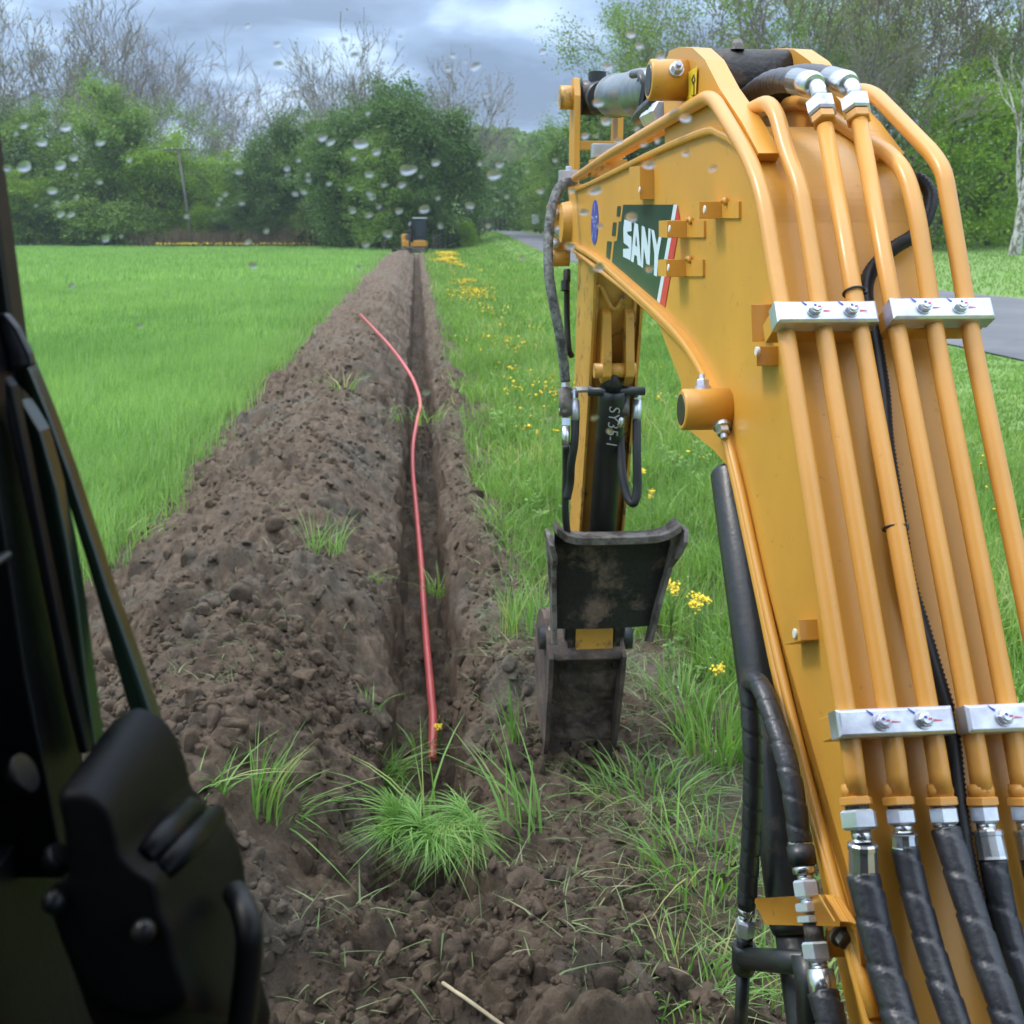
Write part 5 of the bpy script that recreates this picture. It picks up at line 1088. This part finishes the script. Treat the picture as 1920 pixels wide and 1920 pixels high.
# windscreen
mb = MB(); mb.poly([(-.30, .618, 1.30), (.41, .618, 1.30), (.41, .618, 2.40), (-.30, .618, 2.40)], CLEAR); mb.build('windscreen', EX, label='clear front windscreen speckled with rain')
DROPS = """45 235 2,123 238 3,78 267 3,45 312 3,15 315 2,113 310 3,138 295 3,188 267 2,143 328 1,186 341 1,242 299 1,98 357 2,143 370 1,108 380 2,67 385 1,114 401 2,133 402 3,198 447 2,227 443 1,448 321 2,538 315 1,537 328 1,577 327 1,578 338 1,617 344 1,569 359 1,553 363 1,422 364 1,413 373 1,409 383 1,453 381 1,499 433 1,465 453 1,475 497 2,605 257 2,620 266 2,464 48 2,520 83 2,522 121 2,557 113 1,646 76 2,666 104 2,716 120 1,840 129 2,892 124 2,872 115 1,912 178 2,916 219 1,849 104 1,1017 96 1,751 70 1,690 212 2,677 269 4,706 284 2,663 296 1,817 304 2,766 318 4,692 326 3,789 331 1,900 306 2,937 308 2,927 328 4,656 352 2,720 346 1,754 346 2,693 362 1,697 370 1,711 387 2,661 394 2,692 403 2,748 395 2,795 392 3,821 371 1,881 385 3,727 438 3,686 458 2,826 423 2,916 423 2,980 483 2,1012 358 2,1041 300 2,988 322 1,673 501 1,950 369 1,1141 125 2,1122 193 2,1136 227 3,1160 264 2,1194 241 2,1233 263 2,1285 221 3,1285 287 3,1216 309 3,1336 315 2,1115 357 3,1072 357 2,1125 424 2,1095 397 2,1068 461 2,1122 501 3,1218 504 2,1184 407 3,1014 358 1,1184 65 2,1199 86 2,1207 271 1,1118 255 1,1098 254 2,1239 107 2,684 704 2,263 610 1,135 535 2,800 735 2,1115 783 2,1143 808 2,1058 770 1,560 300 1,350 405 1,30 250 1"""
proto = {}
for it in DROPS.split(','):
    u, v, k = it.split(); u, v, k = float(u), float(v), int(k)
    if k not in proto:
        bm = bmesh.new(); bmesh.ops.create_uvsphere(bm, u_segments=20, v_segments=12, radius=1)
        for vv in bm.verts: vv.co.y *= (.42 if vv.co.y < 0 else .03); vv.co.x += .18 * vv.co.z ** 2 * (1 if k % 2 else -1); 
        me = bpy.data.meshes.new('raindrop'); bm.to_mesh(me); bm.free(); me.materials.append(WATER)
        for p in me.polygons: p.use_smooth = True
        proto[k] = me
    r = ray(u, v); tt = .6225 / r.y; p = Vector((0, 0, CAM_H)) + r * tt
    o = bpy.data.objects.new('raindrop', proto[k]); sz = {1: .0013, 2: .0019, 3: .0025, 4: .0032}[k] * random.uniform(.6, 1.25)
    o.location = p; o.scale = (sz * random.uniform(1.1, 1.5), sz, sz * random.uniform(.75, 1.0)); o.rotation_euler = (0, random.uniform(-.5, .1), 0); link(o)
    props(o, 'clear raindrop clinging to the front windscreen', 'raindrop', 'raindrops on the windscreen')

# ------------------------------------------------------------------ trees
def tubes_np(segs, sides=5):
    """segs: (n, 8) p0 p1 r0 r1 -> open tapered tubes"""
    A = np.array([x[0] for x in segs]); B = np.array([x[1] for x in segs]); r0 = np.array([x[2] for x in segs]); r1 = np.array([x[3] for x in segs])
    t = B - A; t /= np.linalg.norm(t, axis=1, keepdims=True) + 1e-9
    ref = np.where((np.abs(t[:, 2]) < .9)[:, None], np.array([[0, 0, 1.]]), np.array([[1., 0, 0]]))
    x = np.cross(t, ref); x /= np.linalg.norm(x, axis=1, keepdims=True); y = np.cross(t, x)
    a = np.arange(sides) * 2 * math.pi / sides; ca, sa = np.cos(a)[None, :, None], np.sin(a)[None, :, None]
    ring = x[:, None] * ca + y[:, None] * sa
    V = np.concatenate([A[:, None] + ring * r0[:, None, None], B[:, None] + ring * r1[:, None, None]], 1)
    j = np.arange(sides); q = (j + 1) % sides; f = np.stack([j, q, sides + q, sides + j], 1)
    return V.reshape(-1, 3), (f[None] + (np.arange(len(segs)) * 2 * sides)[:, None, None]).reshape(-1, 4)
def skeleton(seed, H, fork=.35, levels=5, spread=.6, up=.25, kids=(3, 4), r0=None, lenf=.62, stems=1, minr=.012, wob=.12):
    """recursive limbs; returns trunk segments, branch segments and twig ends"""
    R = random.Random(seed); tr = []; br = []; tips = []
    def limb(p, d, ln, r, lv):
        n = 4 if lv < 3 else 2; q = p.copy(); pts = [(q.copy(), r)]
        for i in range(n):
            d = (d + Vector((R.gauss(0, wob), R.gauss(0, wob), R.gauss(0, wob * .6) + up * .12))).normalized(); q2 = q + d * (ln / n); rr = max(minr, r * (1 - .55 * (i + 1) / n))
            (tr if lv == 0 else br).append((tuple(q), tuple(q2), max(minr, pts[-1][1]), rr)); q = q2; pts.append((q.copy(), rr))
        if lv >= levels: tips.append((q.copy(), lv)); return
        if lv >= levels - 2: tips.append((q.copy(), lv))
        k = R.randint(*kids) + (1 if lv == 0 else 0)
        for i in range(k):
            f = R.uniform(fork if lv == 0 else .3, 1.0) if i else 1.0
            j = min(n, max(1, int(round(f * n)))); pos, pr = pts[j]; x, y = frame_of(d); an = R.uniform(0, 6.28) if i else R.uniform(0, 6.28); sp = spread * R.uniform(.6, 1.3) * (.5 if i == 0 else 1)
            nd = (d + (x * math.cos(an) + y * math.sin(an)) * sp + Vector((0, 0, up * .5))).normalized()
            limb(pos, nd, ln * lenf * R.uniform(.75, 1.2), max(minr, pr * .72), lv + 1)
    for s_ in range(stems):
        a = R.uniform(0, 6.28); limb(Vector((.3 * (s_ > 0) * math.cos(a), .3 * (s_ > 0) * math.sin(a), -.3)), Vector((.15 * (stems > 1) * math.cos(a), .15 * (stems > 1) * math.sin(a), 1)), H * .42, (r0 or H * .014), 0)
    zmax = sorted(t[0].z for t in tips)[int(len(tips) * .97)]; k = H / zmax
    sc_ = lambda S_: [(np.array(a) * k, np.array(b) * k, c, e) for a, b, c, e in S_]
    return sc_(tr), sc_(br), [(np.array(t[0]) * k, t[1]) for t in tips]
def leaves(tips, per, rad, size, seed, extra=0, H=1, W=1, low=.1, flat=.8):
    r = np.random.default_rng(seed); C = np.array([t[0] for t in tips])
    if extra:
        a = r.uniform(0, 6.28, extra); z = r.uniform(low, .92, extra); rr = W * np.sqrt(r.uniform(.25, 1, extra)) * (1 - np.abs(z - .42) ** 1.6 * 1.6).clip(.12, 1)
        C = np.concatenate([C, np.stack([rr * np.cos(a), rr * np.sin(a), z * H], 1)])
    n = len(C) * per; cs = r.uniform(.5, 1.35, len(C)); C2 = np.repeat(C, per, 0); cs2 = np.repeat(cs, per)
    P = C2 + r.normal(0, 1, (n, 3)) * (rad * cs2)[:, None] * np.array([1, 1, flat]); P[:, 2] = np.maximum(P[:, 2], .1)
    nn_ = r.normal(0, 1, (n, 3)) + np.array([0, 0, .6]); nn_ /= np.linalg.norm(nn_, axis=1, keepdims=True); u = np.cross(nn_, r.normal(0, 1, (n, 3))); u /= np.linalg.norm(u, axis=1, keepdims=True); v = np.cross(nn_, u)
    s_ = size * r.uniform(.5, 1.3, n); u *= s_[:, None]; v *= (s_ * .62)[:, None]
    V = np.stack([P - u, P - v * .9, P + u, P + v * .9], 1).reshape(-1, 3); F = np.arange(n * 4).reshape(-1, 4)
    tint = np.clip(np.repeat(r.uniform(.15, .75, len(C)), per) + r.normal(0, .18, n), 0, 1); return V, F, np.repeat(tint, 4)
PROTO = {}
def mkproto(key, H, W, bark, leaf, seed, per=0, rad=.6, size=.14, extra=0, low=.1, tube=4, **kw):
    tr, br, tips = skeleton(seed, H, **kw)
    ttr = npmesh('trunk', *tubes_np(tr, 8), mats=[bark], smooth=True); V, F = tubes_np(br, tube); cr_ = None
    if per:
        LV, LF, LT_ = leaves(tips, per, rad, size, seed, extra, H, W, low)
        k = len(V); tint = np.r_[np.zeros(k), LT_]; mi = np.r_[np.zeros(len(F)), np.ones(len(LF))]
        cr_ = npmesh('crown', np.concatenate([V, LV]), np.concatenate([F, LF + k]), mats=[bark, leaf], tint=tint, mi=mi)
    else: cr_ = npmesh('crown', V, F, mats=[bark], smooth=True)
    PROTO[key] = (ttr, cr_, H)
mkproto('bareA', 22, 5, BARKP, None, 3, tube=3, levels=6, spread=.62, up=.22, kids=(3, 3), minr=.026, r0=.42, lenf=.74)
mkproto('bareB', 18, 5, BARKP, None, 11, tube=3, levels=6, spread=.75, up=.10, kids=(3, 3), minr=.022, r0=.30, lenf=.74)
mkproto('bareC', 17, 4, BARKP, LF_O, 17, per=1, tube=3, rad=.35, size=.11, levels=6, spread=.6, up=.25, kids=(3, 3), minr=.022, r0=.28, lenf=.72)
mkproto('bareD', 18, 5, BARKD, LF_O, 61, per=2, tube=3, rad=.4, size=.09, levels=6, spread=.65, up=.2, kids=(2, 3), minr=.022, r0=.32, lenf=.74)
mkproto('budding', 18, 5, BARKD, LF_O, 23, per=7, rad=.55, size=.12, levels=6, spread=.7, up=.2, kids=(2, 3), minr=.018, r0=.3, lenf=.72)
mkproto('leafyD', 14, 4.3, BARKD, LF_D, 29, per=22, rad=.50, size=.13, extra=1000, low=.04, levels=5, spread=.7, kids=(3, 4), fork=.2)
mkproto('leafyM', 13, 4.2, BARKD, LF_M, 31, per=22, rad=.45, size=.12, extra=420, low=.05, levels=5, spread=.75, kids=(3, 4), fork=.2)
mkproto('leafyL', 10, 3.4, BARKD, LF_L, 37, per=22, rad=.40, size=.11, extra=380, low=.05, levels=5, spread=.8, kids=(3, 3), fork=.15)
mkproto('airy', 19, 5.5, BARKD, LF_M, 41, per=20, rad=.55, size=.11, extra=60, low=.35, levels=6, spread=.75, up=.2, kids=(2, 3), r0=.3, lenf=.72)
mkproto('shrub', 5, 2.8, BARKD, LF_M, 43, per=14, rad=.35, size=.11, extra=500, low=.04, levels=4, spread=.9, kids=(3, 4), fork=.05, stems=3)
mkproto('syc', 22, 5, BARKW, LF_O, 47, per=2, rad=.4, size=.10, levels=6, spread=.6, up=.2, kids=(2, 3), minr=.03, r0=.85, lenf=.70, fork=.25)
mkproto('thicket', 4, 2.2, BRUSH, LF_M, 53, per=1, rad=.3, size=.07, levels=5, spread=.95, kids=(3, 4), fork=.02, stems=4, minr=.02, up=.0, r0=.05)
def tree(key, u, dist, topv, label, group=None, name='tree', cat='tree', wide=1.0, rot=None, zoff=0.):
    x = (u - 960) / FPX * dist * CP * 1.02; s, t = st((x, dist)); z0 = float(hgt(s, t)) + zoff
    ang = math.atan((960 - topv) / FPX) - PITCH; H = CAM_H + math.tan(ang) * dist - z0
    k = H / PROTO[key][2]; rt = root(name, (x, dist, z0), label, cat, group)
    rt.scale = (k * wide, k * wide, k); rt.rotation_euler = (0, 0, rot if rot is not None else random.uniform(0, 6.28))
    for nm, me in (('trunk', PROTO[key][0]), ('crown', PROTO[key][1])): o = bpy.data.objects.new(nm, me); link(o, rt)
    return rt
BG = 'bare trees rising behind the left treeline'; LG = 'leafy trees in the treeline behind the field'
for a in [('bareC', 20, 122, 58, 'bare tree with budding twigs at the far left frame edge'), ('bareC', 95, 119, 36, 'budding tree leaning just left of the tallest bare tree'),
          ('bareA', 190, 116, 10, 'tallest bare tree with a wide fan of twigs above the left treeline'), ('bareB', 285, 124, 112, 'thin bare tree right of the tallest one'),
          ('bareA', 352, 122, 120, 'slim bare tree straight above the utility pole'), ('bareB', 408, 126, 150, 'bare tree just right of the utility pole'),
          ('bareB', 500, 124, 128, 'spreading bare tree left of the ivy covered one'), ('bareA', 572, 118, 125, 'bare tree with a dark ivy covered trunk'),
          ('bareC', 630, 126, 165, 'faint bare tree in the gap left of the dark green group'), ('bareC', 735, 112, 100, 'bare tree whose crown stands above the dark green group'),
          ('bareC', 800, 114, 118, 'budding tree above the right half of the dark green group'), ('bareC', 862, 120, 200, 'thin twiggy tree at the right edge of the dark green group'),
          ('bareB', 450, 130, 175, 'low bare tree between utility pole and spreading tree'), ('bareB', 240, 130, 95, 'bare tree half hidden right behind the tallest one')]:
    tree(*a, group=None)
for a in [('leafyD', 30, 108, 205, 'dark green tree against the cab pillar in the far treeline'), ('leafyM', 92, 106, 212, 'mid green bushy tree second from the cab pillar'), ('airy', 160, 110, 190, 'airy green tree under the tallest bare tree'),
          ('leafyM', 222, 107, 172, 'rounded bright tree right below the tallest bare tree'), ('airy', 285, 108, 188, 'airy tree with branches showing, left of the utility pole'), ('leafyL', 318, 104, 262, 'light green tree just left of the utility pole'),
          ('airy', 395, 112, 225, 'sparse green tree right behind the utility pole'), ('leafyL', 455, 105, 292, 'light green low tree in the middle of the treeline'), ('leafyD', 530, 104, 235, 'dark ivy covered tree in the middle of the treeline'),
          ('leafyD', 578, 103, 262, 'dark tree right of the ivy covered one'), ('leafyM', 628, 104, 240, 'olive green tree left of the dark group'), ('leafyD', 676, 90, 188, 'left tree of the dark green group by the far machine'),
          ('leafyD', 765, 88, 174, 'tallest tree of the dark green group behind the far machine'), ('leafyM', 722, 84, 262, 'lighter tree in front of the dark green group'), ('leafyD', 828, 89, 192, 'right tree of the dark green group'),
          ('leafyD', 798, 85, 300, 'low dark tree right behind the far machine'), ('leafyD', 640, 98, 300, 'dark tree half hidden by the dark group, left side')]: tree(*a, wide=1.15)
for a in [('leafyL', 78, 102, 330, 'light green shrub below the second tree from the pillar', 1.4), ('leafyD', 30, 102, 340, 'dark shrub beside the cab pillar', 1.6), ('leafyD', 150, 102, 350, 'dark shrub below the tallest bare tree', 1.7), ('shrub', 215, 101, 382, 'wide grey green shrub left of the reeds', 2.0),
          ('shrub', 265, 101, 395, 'low shrub in front of the reeds', 2.0), ('leafyL', 405, 102, 385, 'round light shrub right of the utility pole', 1.8), ('leafyD', 455, 101, 378, 'dark round shrub in mid treeline', 1.8), ('leafyD', 520, 101, 360, 'dark shrub under the ivy tree', 1.8),
          ('leafyM', 590, 100, 372, 'mid green shrub above the red brown brush', 1.7), ('leafyD', 655, 94, 350, 'dark shrub left of the far machine', 1.6), ('leafyM', 315, 104, 360, 'mid green shrub left of the utility pole foot', 1.7), ('leafyD', 340, 108, 330, 'dark shrub behind the utility pole', 1.5)]:
    tree(*a[:5], name='shrub', cat='shrub', wide=a[5])
for i, a in enumerate([('thicket', 575, 98, 425, 'red brown brush heap, left part'), ('thicket', 625, 97, 418, 'red brown brush heap, middle part'), ('thicket', 672, 96, 420, 'red brown brush heap, right part'), ('thicket', 712, 92, 425, 'red brown brush touching the far machine')]): tree(*a, name='brush_heap', cat='brush', wide=1.8)
# far trees seen through the gap
for i, (key, u, dist, top) in enumerate([('bareC', 893, 190, 262), ('budding', 925, 200, 268), ('leafyD', 918, 175, 300), ('leafyM', 950, 185, 305), ('budding', 968, 210, 280), ('leafyM', 985, 170, 322), ('leafyD', 930, 165, 345), ('leafyM', 905, 230, 300), ('budding', 870, 220, 290), ('leafyL', 960, 160, 370), ('leafyD', 975, 225, 290)]):
    tree(key, u, dist, top, 'hazy tree on the far slope seen in the gap between dark group and arm', 'far trees in the gap', wide=1.4)
tree('leafyL', 880, 84, 413, 'bright yellow green bush beside the rail fence end', name='bush', cat='bush', wide=1.0)
# woods on the right
for a in [('airy', 1045, 92, 190, 'airy tree at the left end of the right-hand woods, by the arm top', 1.0), ('leafyM', 1050, 86, 262, 'bright leafy tree just behind the arm top', 1.1), ('leafyM', 1012, 98, 300, 'green tree where the road bends', 1.1), ('leafyD', 1080, 80, 270, 'dark tree directly behind the arm fork', 1.2),
          ('budding', 1150, 72, 20, 'tall budding tree left over the arm cylinder', 1.0), ('airy', 1215, 70, -5, 'tall airy tree behind the arm cylinder', 1.0), ('airy', 1300, 66, 25, 'dense dark tree behind the boom lugs', 1.1), ('budding', 1370, 72, -60, 'budding tree above the boom lugs', 1.1),
          ('airy', 1440, 64, 30, 'mid green tree behind the top hoses', 1.1), ('airy', 1490, 66, -80, 'tall dark trunked tree right of the boom lugs', 1.1), ('budding', 1570, 70, -100, 'tall budding tree above the outermost pipe', 1.1), ('airy', 1600, 62, 60, 'dark undergrowth tree behind the pipe elbows', 1.2),
          ('budding', 1660, 66, -110, 'olive budding tree right of the pipes', 1.1), ('airy', 1740, 68, -140, 'tree with dark trunk left of the pale trunk', 1.1), ('leafyL', 1785, 54, 138, 'bright yellow green tree right of the outer pipe', 1.15), ('budding', 1700, 60, 60, 'grey twiggy tree behind the outer pipe', 1.0),
          ('budding', 1830, 68, -100, 'budding tree left behind the pale trunk', 1.1), ('airy', 1960, 66, -140, 'airy tree at the right frame edge', 1.1), ('leafyD', 1930, 60, 300, 'dark low tree at the right frame edge', 1.3), ('leafyM', 1850, 57, 330, 'green tree below the pale trunk', 1.2),
          ('leafyD', 1760, 60, 310, 'dark low tree under the yellow green one', 1.3), ('leafyM', 1880, 55, 395, 'low bush at the lawn edge under the pale trunk', 1.5), ('leafyD', 1820, 62, 380, 'dark thicket tree behind the lawn edge', 1.4), ('budding', 1520, 80, -120, 'budding tree far back over the hoses', 1.1), ('budding', 1270, 80, 0, 'budding tree far behind the arm cylinder', 1.1),
          ('leafyD', 1130, 78, 200, 'dark tree behind the arm cylinder rod', 1.2), ('leafyM', 1200, 74, 150, 'mid green tree behind the cylinder barrel', 1.2)]: tree(*a[:5], wide=a[5])
for a in [('bareD', 1475, 58, -60, 'dark twiggy tree standing in front of the woods above the lugs'), ('bareD', 1560, 56, -90, 'dark forked tree in front of the woods above the elbows'), ('bareD', 1650, 60, -120, 'dark leaning tree right of the elbows'), ('bareD', 1730, 55, -60, 'dark trunked tree left of the yellow green tree'),
          ('bareD', 1835, 57, -130, 'dark twiggy tree just left of the pale trunk'), ('bareD', 1260, 60, 40, 'thin dark tree over the arm cylinder'), ('bareC', 1700, 52, 20, 'grey twiggy tree over the outermost pipe')]: tree(*a)
tree('syc', 1890, 47, -120, 'pale white barked sycamore with forked trunk at the right edge', wide=.55, rot=2.6)
# masses that read as one: woods behind both treelines and dry reeds
def mass(name, label, pts, mat_, n, hfun, size, seed):
    r = np.random.default_rng(seed); u = r.uniform(0, 1, n); k = (u * (len(pts) - 1)).astype(int).clip(0, len(pts) - 2); f = (u * (len(pts) - 1) - k)[:, None]; P = np.array(pts, float); B = P[k] * (1 - f) + P[k + 1] * f
    s, t = B[:, 0] + r.normal(0, 1.5, n), B[:, 1] + r.uniform(-3, 5, n); z = hgt(s, t) + r.uniform(0, 1, n) ** .8 * B[:, 2] * (.7 + .5 * fbm(s * .14, t * .1, 3, seed)); C = world(s, t, z)
    nn_ = r.normal(0, 1, (n, 3)); u_ = np.cross(nn_, r.normal(0, 1, (n, 3))); u_ /= np.linalg.norm(u_, axis=1, keepdims=True); v_ = np.cross(nn_, u_); v_ /= np.linalg.norm(v_, axis=1, keepdims=True); s_ = (size * r.uniform(.5, 1.4, n))[:, None]
    V = np.stack([C - u_ * s_, C - v_ * s_ * .6, C + u_ * s_, C + v_ * s_ * .6], 1).reshape(-1, 3)
    props(link(bpy.data.objects.new(name, npmesh(name, V, np.arange(4 * n).reshape(-1, 4), mats=[mat_], tint=np.repeat(r.uniform(0, .7, n), 4)))), label, 'woods', kind='stuff')
mass('woods', 'dark mass of woods behind the left treeline', [(-75, 128, 9), (-45, 122, 9), (-25, 118, 8), (-8, 108, 8), (1, 102, 5)], LF_M, 45000, None, .24, 3)
mass('woods', 'dark mass of woods behind the lawn and road on the right', [(9, 150, 7), (13, 112, 8), (17, 92, 9), (25, 80, 7), (38, 76, 7), (52, 74, 7), (70, 70, 7)], LF_D, 50000, None, .28, 5)
mass('woods', 'hazy wooded slope across the gap', [(-30, 300, 13), (-10, 280, 14), (20, 270, 14), (50, 230, 14)], LF_M, 30000, None, .9, 7)
n = 7000; x = rng.uniform(230, 575, n); dd = rng.uniform(98, 103, n); xx = (x - 960) / FPX * dd * CP; s, t = (xx - TO.x) * TR.x + dd * TR.y, (xx - TO.x) * TF.x + dd * TF.y
V, F4, F3, Tn = blades(world(s, t, hgt(s, t)), rng.uniform(.9, 2.3, n) * (.6 + .6 * fbm(x * .03, x * 0, 3, 4)), rng.uniform(.05, .12, n), rng.uniform(0, 6.28, n), np.abs(rng.normal(.18, .15, n)), 1)
props(link(bpy.data.objects.new('dry_reeds', npmesh('dry_reeds', V, F4, F3, [REED], Tn))), 'brown dry reeds along the foot of the treeline', 'reeds', kind='stuff')

# ------------------------------------------------------------------ far things
def at(u, dist): x = (u - 960) / FPX * dist * CP * 1.02; s, t = st((x, dist)); return Vector((x, dist, float(hgt(s, t))))
p = at(370, 97); rt = root('utility_pole', p, 'leaning wooden utility pole with one crossarm before the left treeline', 'utility pole')
top = p + Vector((-.6, 0, 8.9)); mb = MB(); mb.tube([p, top], [.13, .09], POLE, 12); mb.build('post', rt)
mb = MB(); c = p.lerp(top, .97); mb.box(c + Vector((0, -.16, 0)), (1.25, 0, .02), (0, .05, 0), (0, 0, .07), POLE); mb.build('crossarm', rt)
mb = MB()
for x in (-1.1, -.5, .55, 1.1): mb.lathe(c + Vector((x, -.16, .07)), c + Vector((x, -.16, .2)), [(0, .04), (.5, .06), (1, .03)], SIGN, 8)
mb.build('insulators', rt).name = 'insulator'
mb = MB(); e = Vector((-70, 92, 9.5)); q = c + Vector((-1.1, -.16, .2)); mb.tube([q.lerp(e, f) - Vector((0, 0, 5 * f * (1 - f))) for f in np.linspace(0, 1, 16)], .022, RUB, 5); mb.build('power_line', None, label='thin overhead wire running left from the utility pole', cat='wire')
# rail fence
fp = [(815, 80), (850, 88), (890, 98), (930, 112), (962, 130), (985, 150)]
pts = []
for (u0, d0), (u1, d1) in zip(fp, fp[1:]):
    for j in range(4): pts.append(at(u0 + (u1 - u0) * j / 4, d0 + (d1 - d0) * j / 4))
rt = root('rail_fence', pts[0], 'dark four rail fence along the verge towards the bend', 'fence')
for p in pts: mb = MB(); mb.box(p + Vector((0, 0, .65)), (.08, 0, 0), (0, .08, 0), (0, 0, .7), WOODF); mb.build('post', rt)
for h_ in (.3, .62, .94, 1.22):
    mb = MB()
    for a, b in zip(pts, pts[1:]): d = b - a; x = d.cross(Vector((0, 0, 1))).normalized() * .03; mb.box((a + b) / 2 + Vector((0, 0, h_)) - Vector((0, .1, 0)), d / 2, x, Vector((0, 0, .065)), WOODF)
    mb.build('rail', rt)
for u, dd, v0, lb in ((882, 98, 392, 'white sign on a thin post left of the road'), (1003, 96, 411, 'small white sign right of the road by the boom tip')):
    p = at(u, dd); rt = root('road_sign', p, lb, 'sign'); zt_ = CAM_H + dd * math.tan(math.atan((960 - v0) / FPX) - PITCH)
    mb = MB(); mb.tube([p, Vector((p.x, p.y, zt_))], .035, DSTEEL, 8); mb.build('post', rt); mb = MB(); mb.box((p.x, p.y - .05, zt_), (.33, 0, 0), (0, .015, 0), (0, 0, .42), SIGN); mb.build('panel', rt, bevel=.01)
# the other machine at the far end of the trench
T0_ = T_END + 1.5; c = ST(-.1, T0_); c.z = .02
rt = root('mini_excavator', c, 'small yellow excavator working at the far end of the trench', 'excavator'); c = Vector(c)
o = lambda x, y, z: c + Vector((x, y, z))
for x in (-.72, .72):
    mb = MB(); pr_ = [(-.9 + .24 * math.cos(a), .26 + .24 * math.sin(a)) for a in np.linspace(-math.pi / 2, -math.pi * 1.5, 9)] + [(.9 + .24 * math.cos(a), .26 + .24 * math.sin(a)) for a in np.linspace(math.pi / 2, -math.pi / 2, 9)]
    k = len(pr_); V = [o(x - .17, y, z) for y, z in pr_] + [o(x + .17, y, z) for y, z in pr_]; mb.add(V, [(i, (i + 1) % k, k + (i + 1) % k, k + i) for i in range(k)] + [tuple(range(k)), tuple(range(k, 2 * k))], RUB); mb.build('track', rt)
mb = MB(); mb.box(o(0, .3, .75), (.85, 0, 0), (0, .95, 0), (0, 0, .22), ORNG); mb.box(o(-.72, .2, 1.15), (.14, 0, 0), (0, .75, 0), (0, 0, .25), ORNG); mb.box(o(-.55, .4, 1.15), (.4, 0, 0), (0, .7, 0), (0, 0, .22), DSTEEL); mb.build('body', rt, bevel=.06)
mb = MB(); mb.box(o(.42, .1, 1.62), (.42, 0, 0), (0, .55, 0), (0, 0, .82), GLD); CB = mb.build('cab', rt, bevel=.05)
mb = MB()
for x, y in ((.0, -.46), (.84, -.46), (.0, .66), (.84, .66)): mb.box(o(x, y, 1.65), (.03, 0, 0), (0, .03, 0), (0, 0, .85), BLK)
mb.box(o(.42, .1, 2.5), (.48, 0, 0), (0, .62, 0), (0, 0, .04), SIGN); mb.box(o(.42, -.47, 1.3), (.42, 0, 0), (0, .02, 0), (0, 0, .04), BLK); mb.build('cab_frame', CB)
mb = MB(); mb.tube([o(-.12, -.6, .9), o(-.12, -1.1, 1.9), o(-.12, -1.6, 2.15), o(-.12, -2.2, 1.9)], [.13, .14, .12, .1], BLK, 4, smooth=False); mb.build('boom', rt)
mb = MB(); mb.tube([o(-.12, -2.2, 1.9), o(-.12, -2.3, .6)], [.1, .09], BLK, 4, smooth=False); mb.build('arm', rt)
mb = MB(); mb.box(o(-.12, -2.3, .38), (.16, 0, 0), (0, .18, .05), (0, -.05, .2), MUDS); mb.build('bucket', rt, bevel=.04)
mb = MB(); mb.box(o(0, -1.35, .3), (.85, 0, 0), (0, .05, 0), (0, 0, .18), DSTEEL); mb.build('blade', rt, bevel=.03)

# the damp air of the day: one even box of haze round everything
mb = MB(); HZ = bpy.data.materials.new('damp_air'); HZ.use_nodes = True; t_ = HZ.node_tree; t_.nodes.clear(); o_ = t_.nodes.new('ShaderNodeOutputMaterial'); v_ = t_.nodes.new('ShaderNodeVolumePrincipled')
v_.inputs['Color'].default_value = (.80, .90, 1, 1); v_.inputs['Density'].default_value = .00045; t_.links.new(v_.outputs[0], o_.inputs['Volume'])
mb.box((20, 120, 20), (460, 0, 0), (0, 460, 0), (0, 0, 22), HZ); mb.build('haze', None, kind='stuff', label='thin blue haze of a damp day', cat='haze')
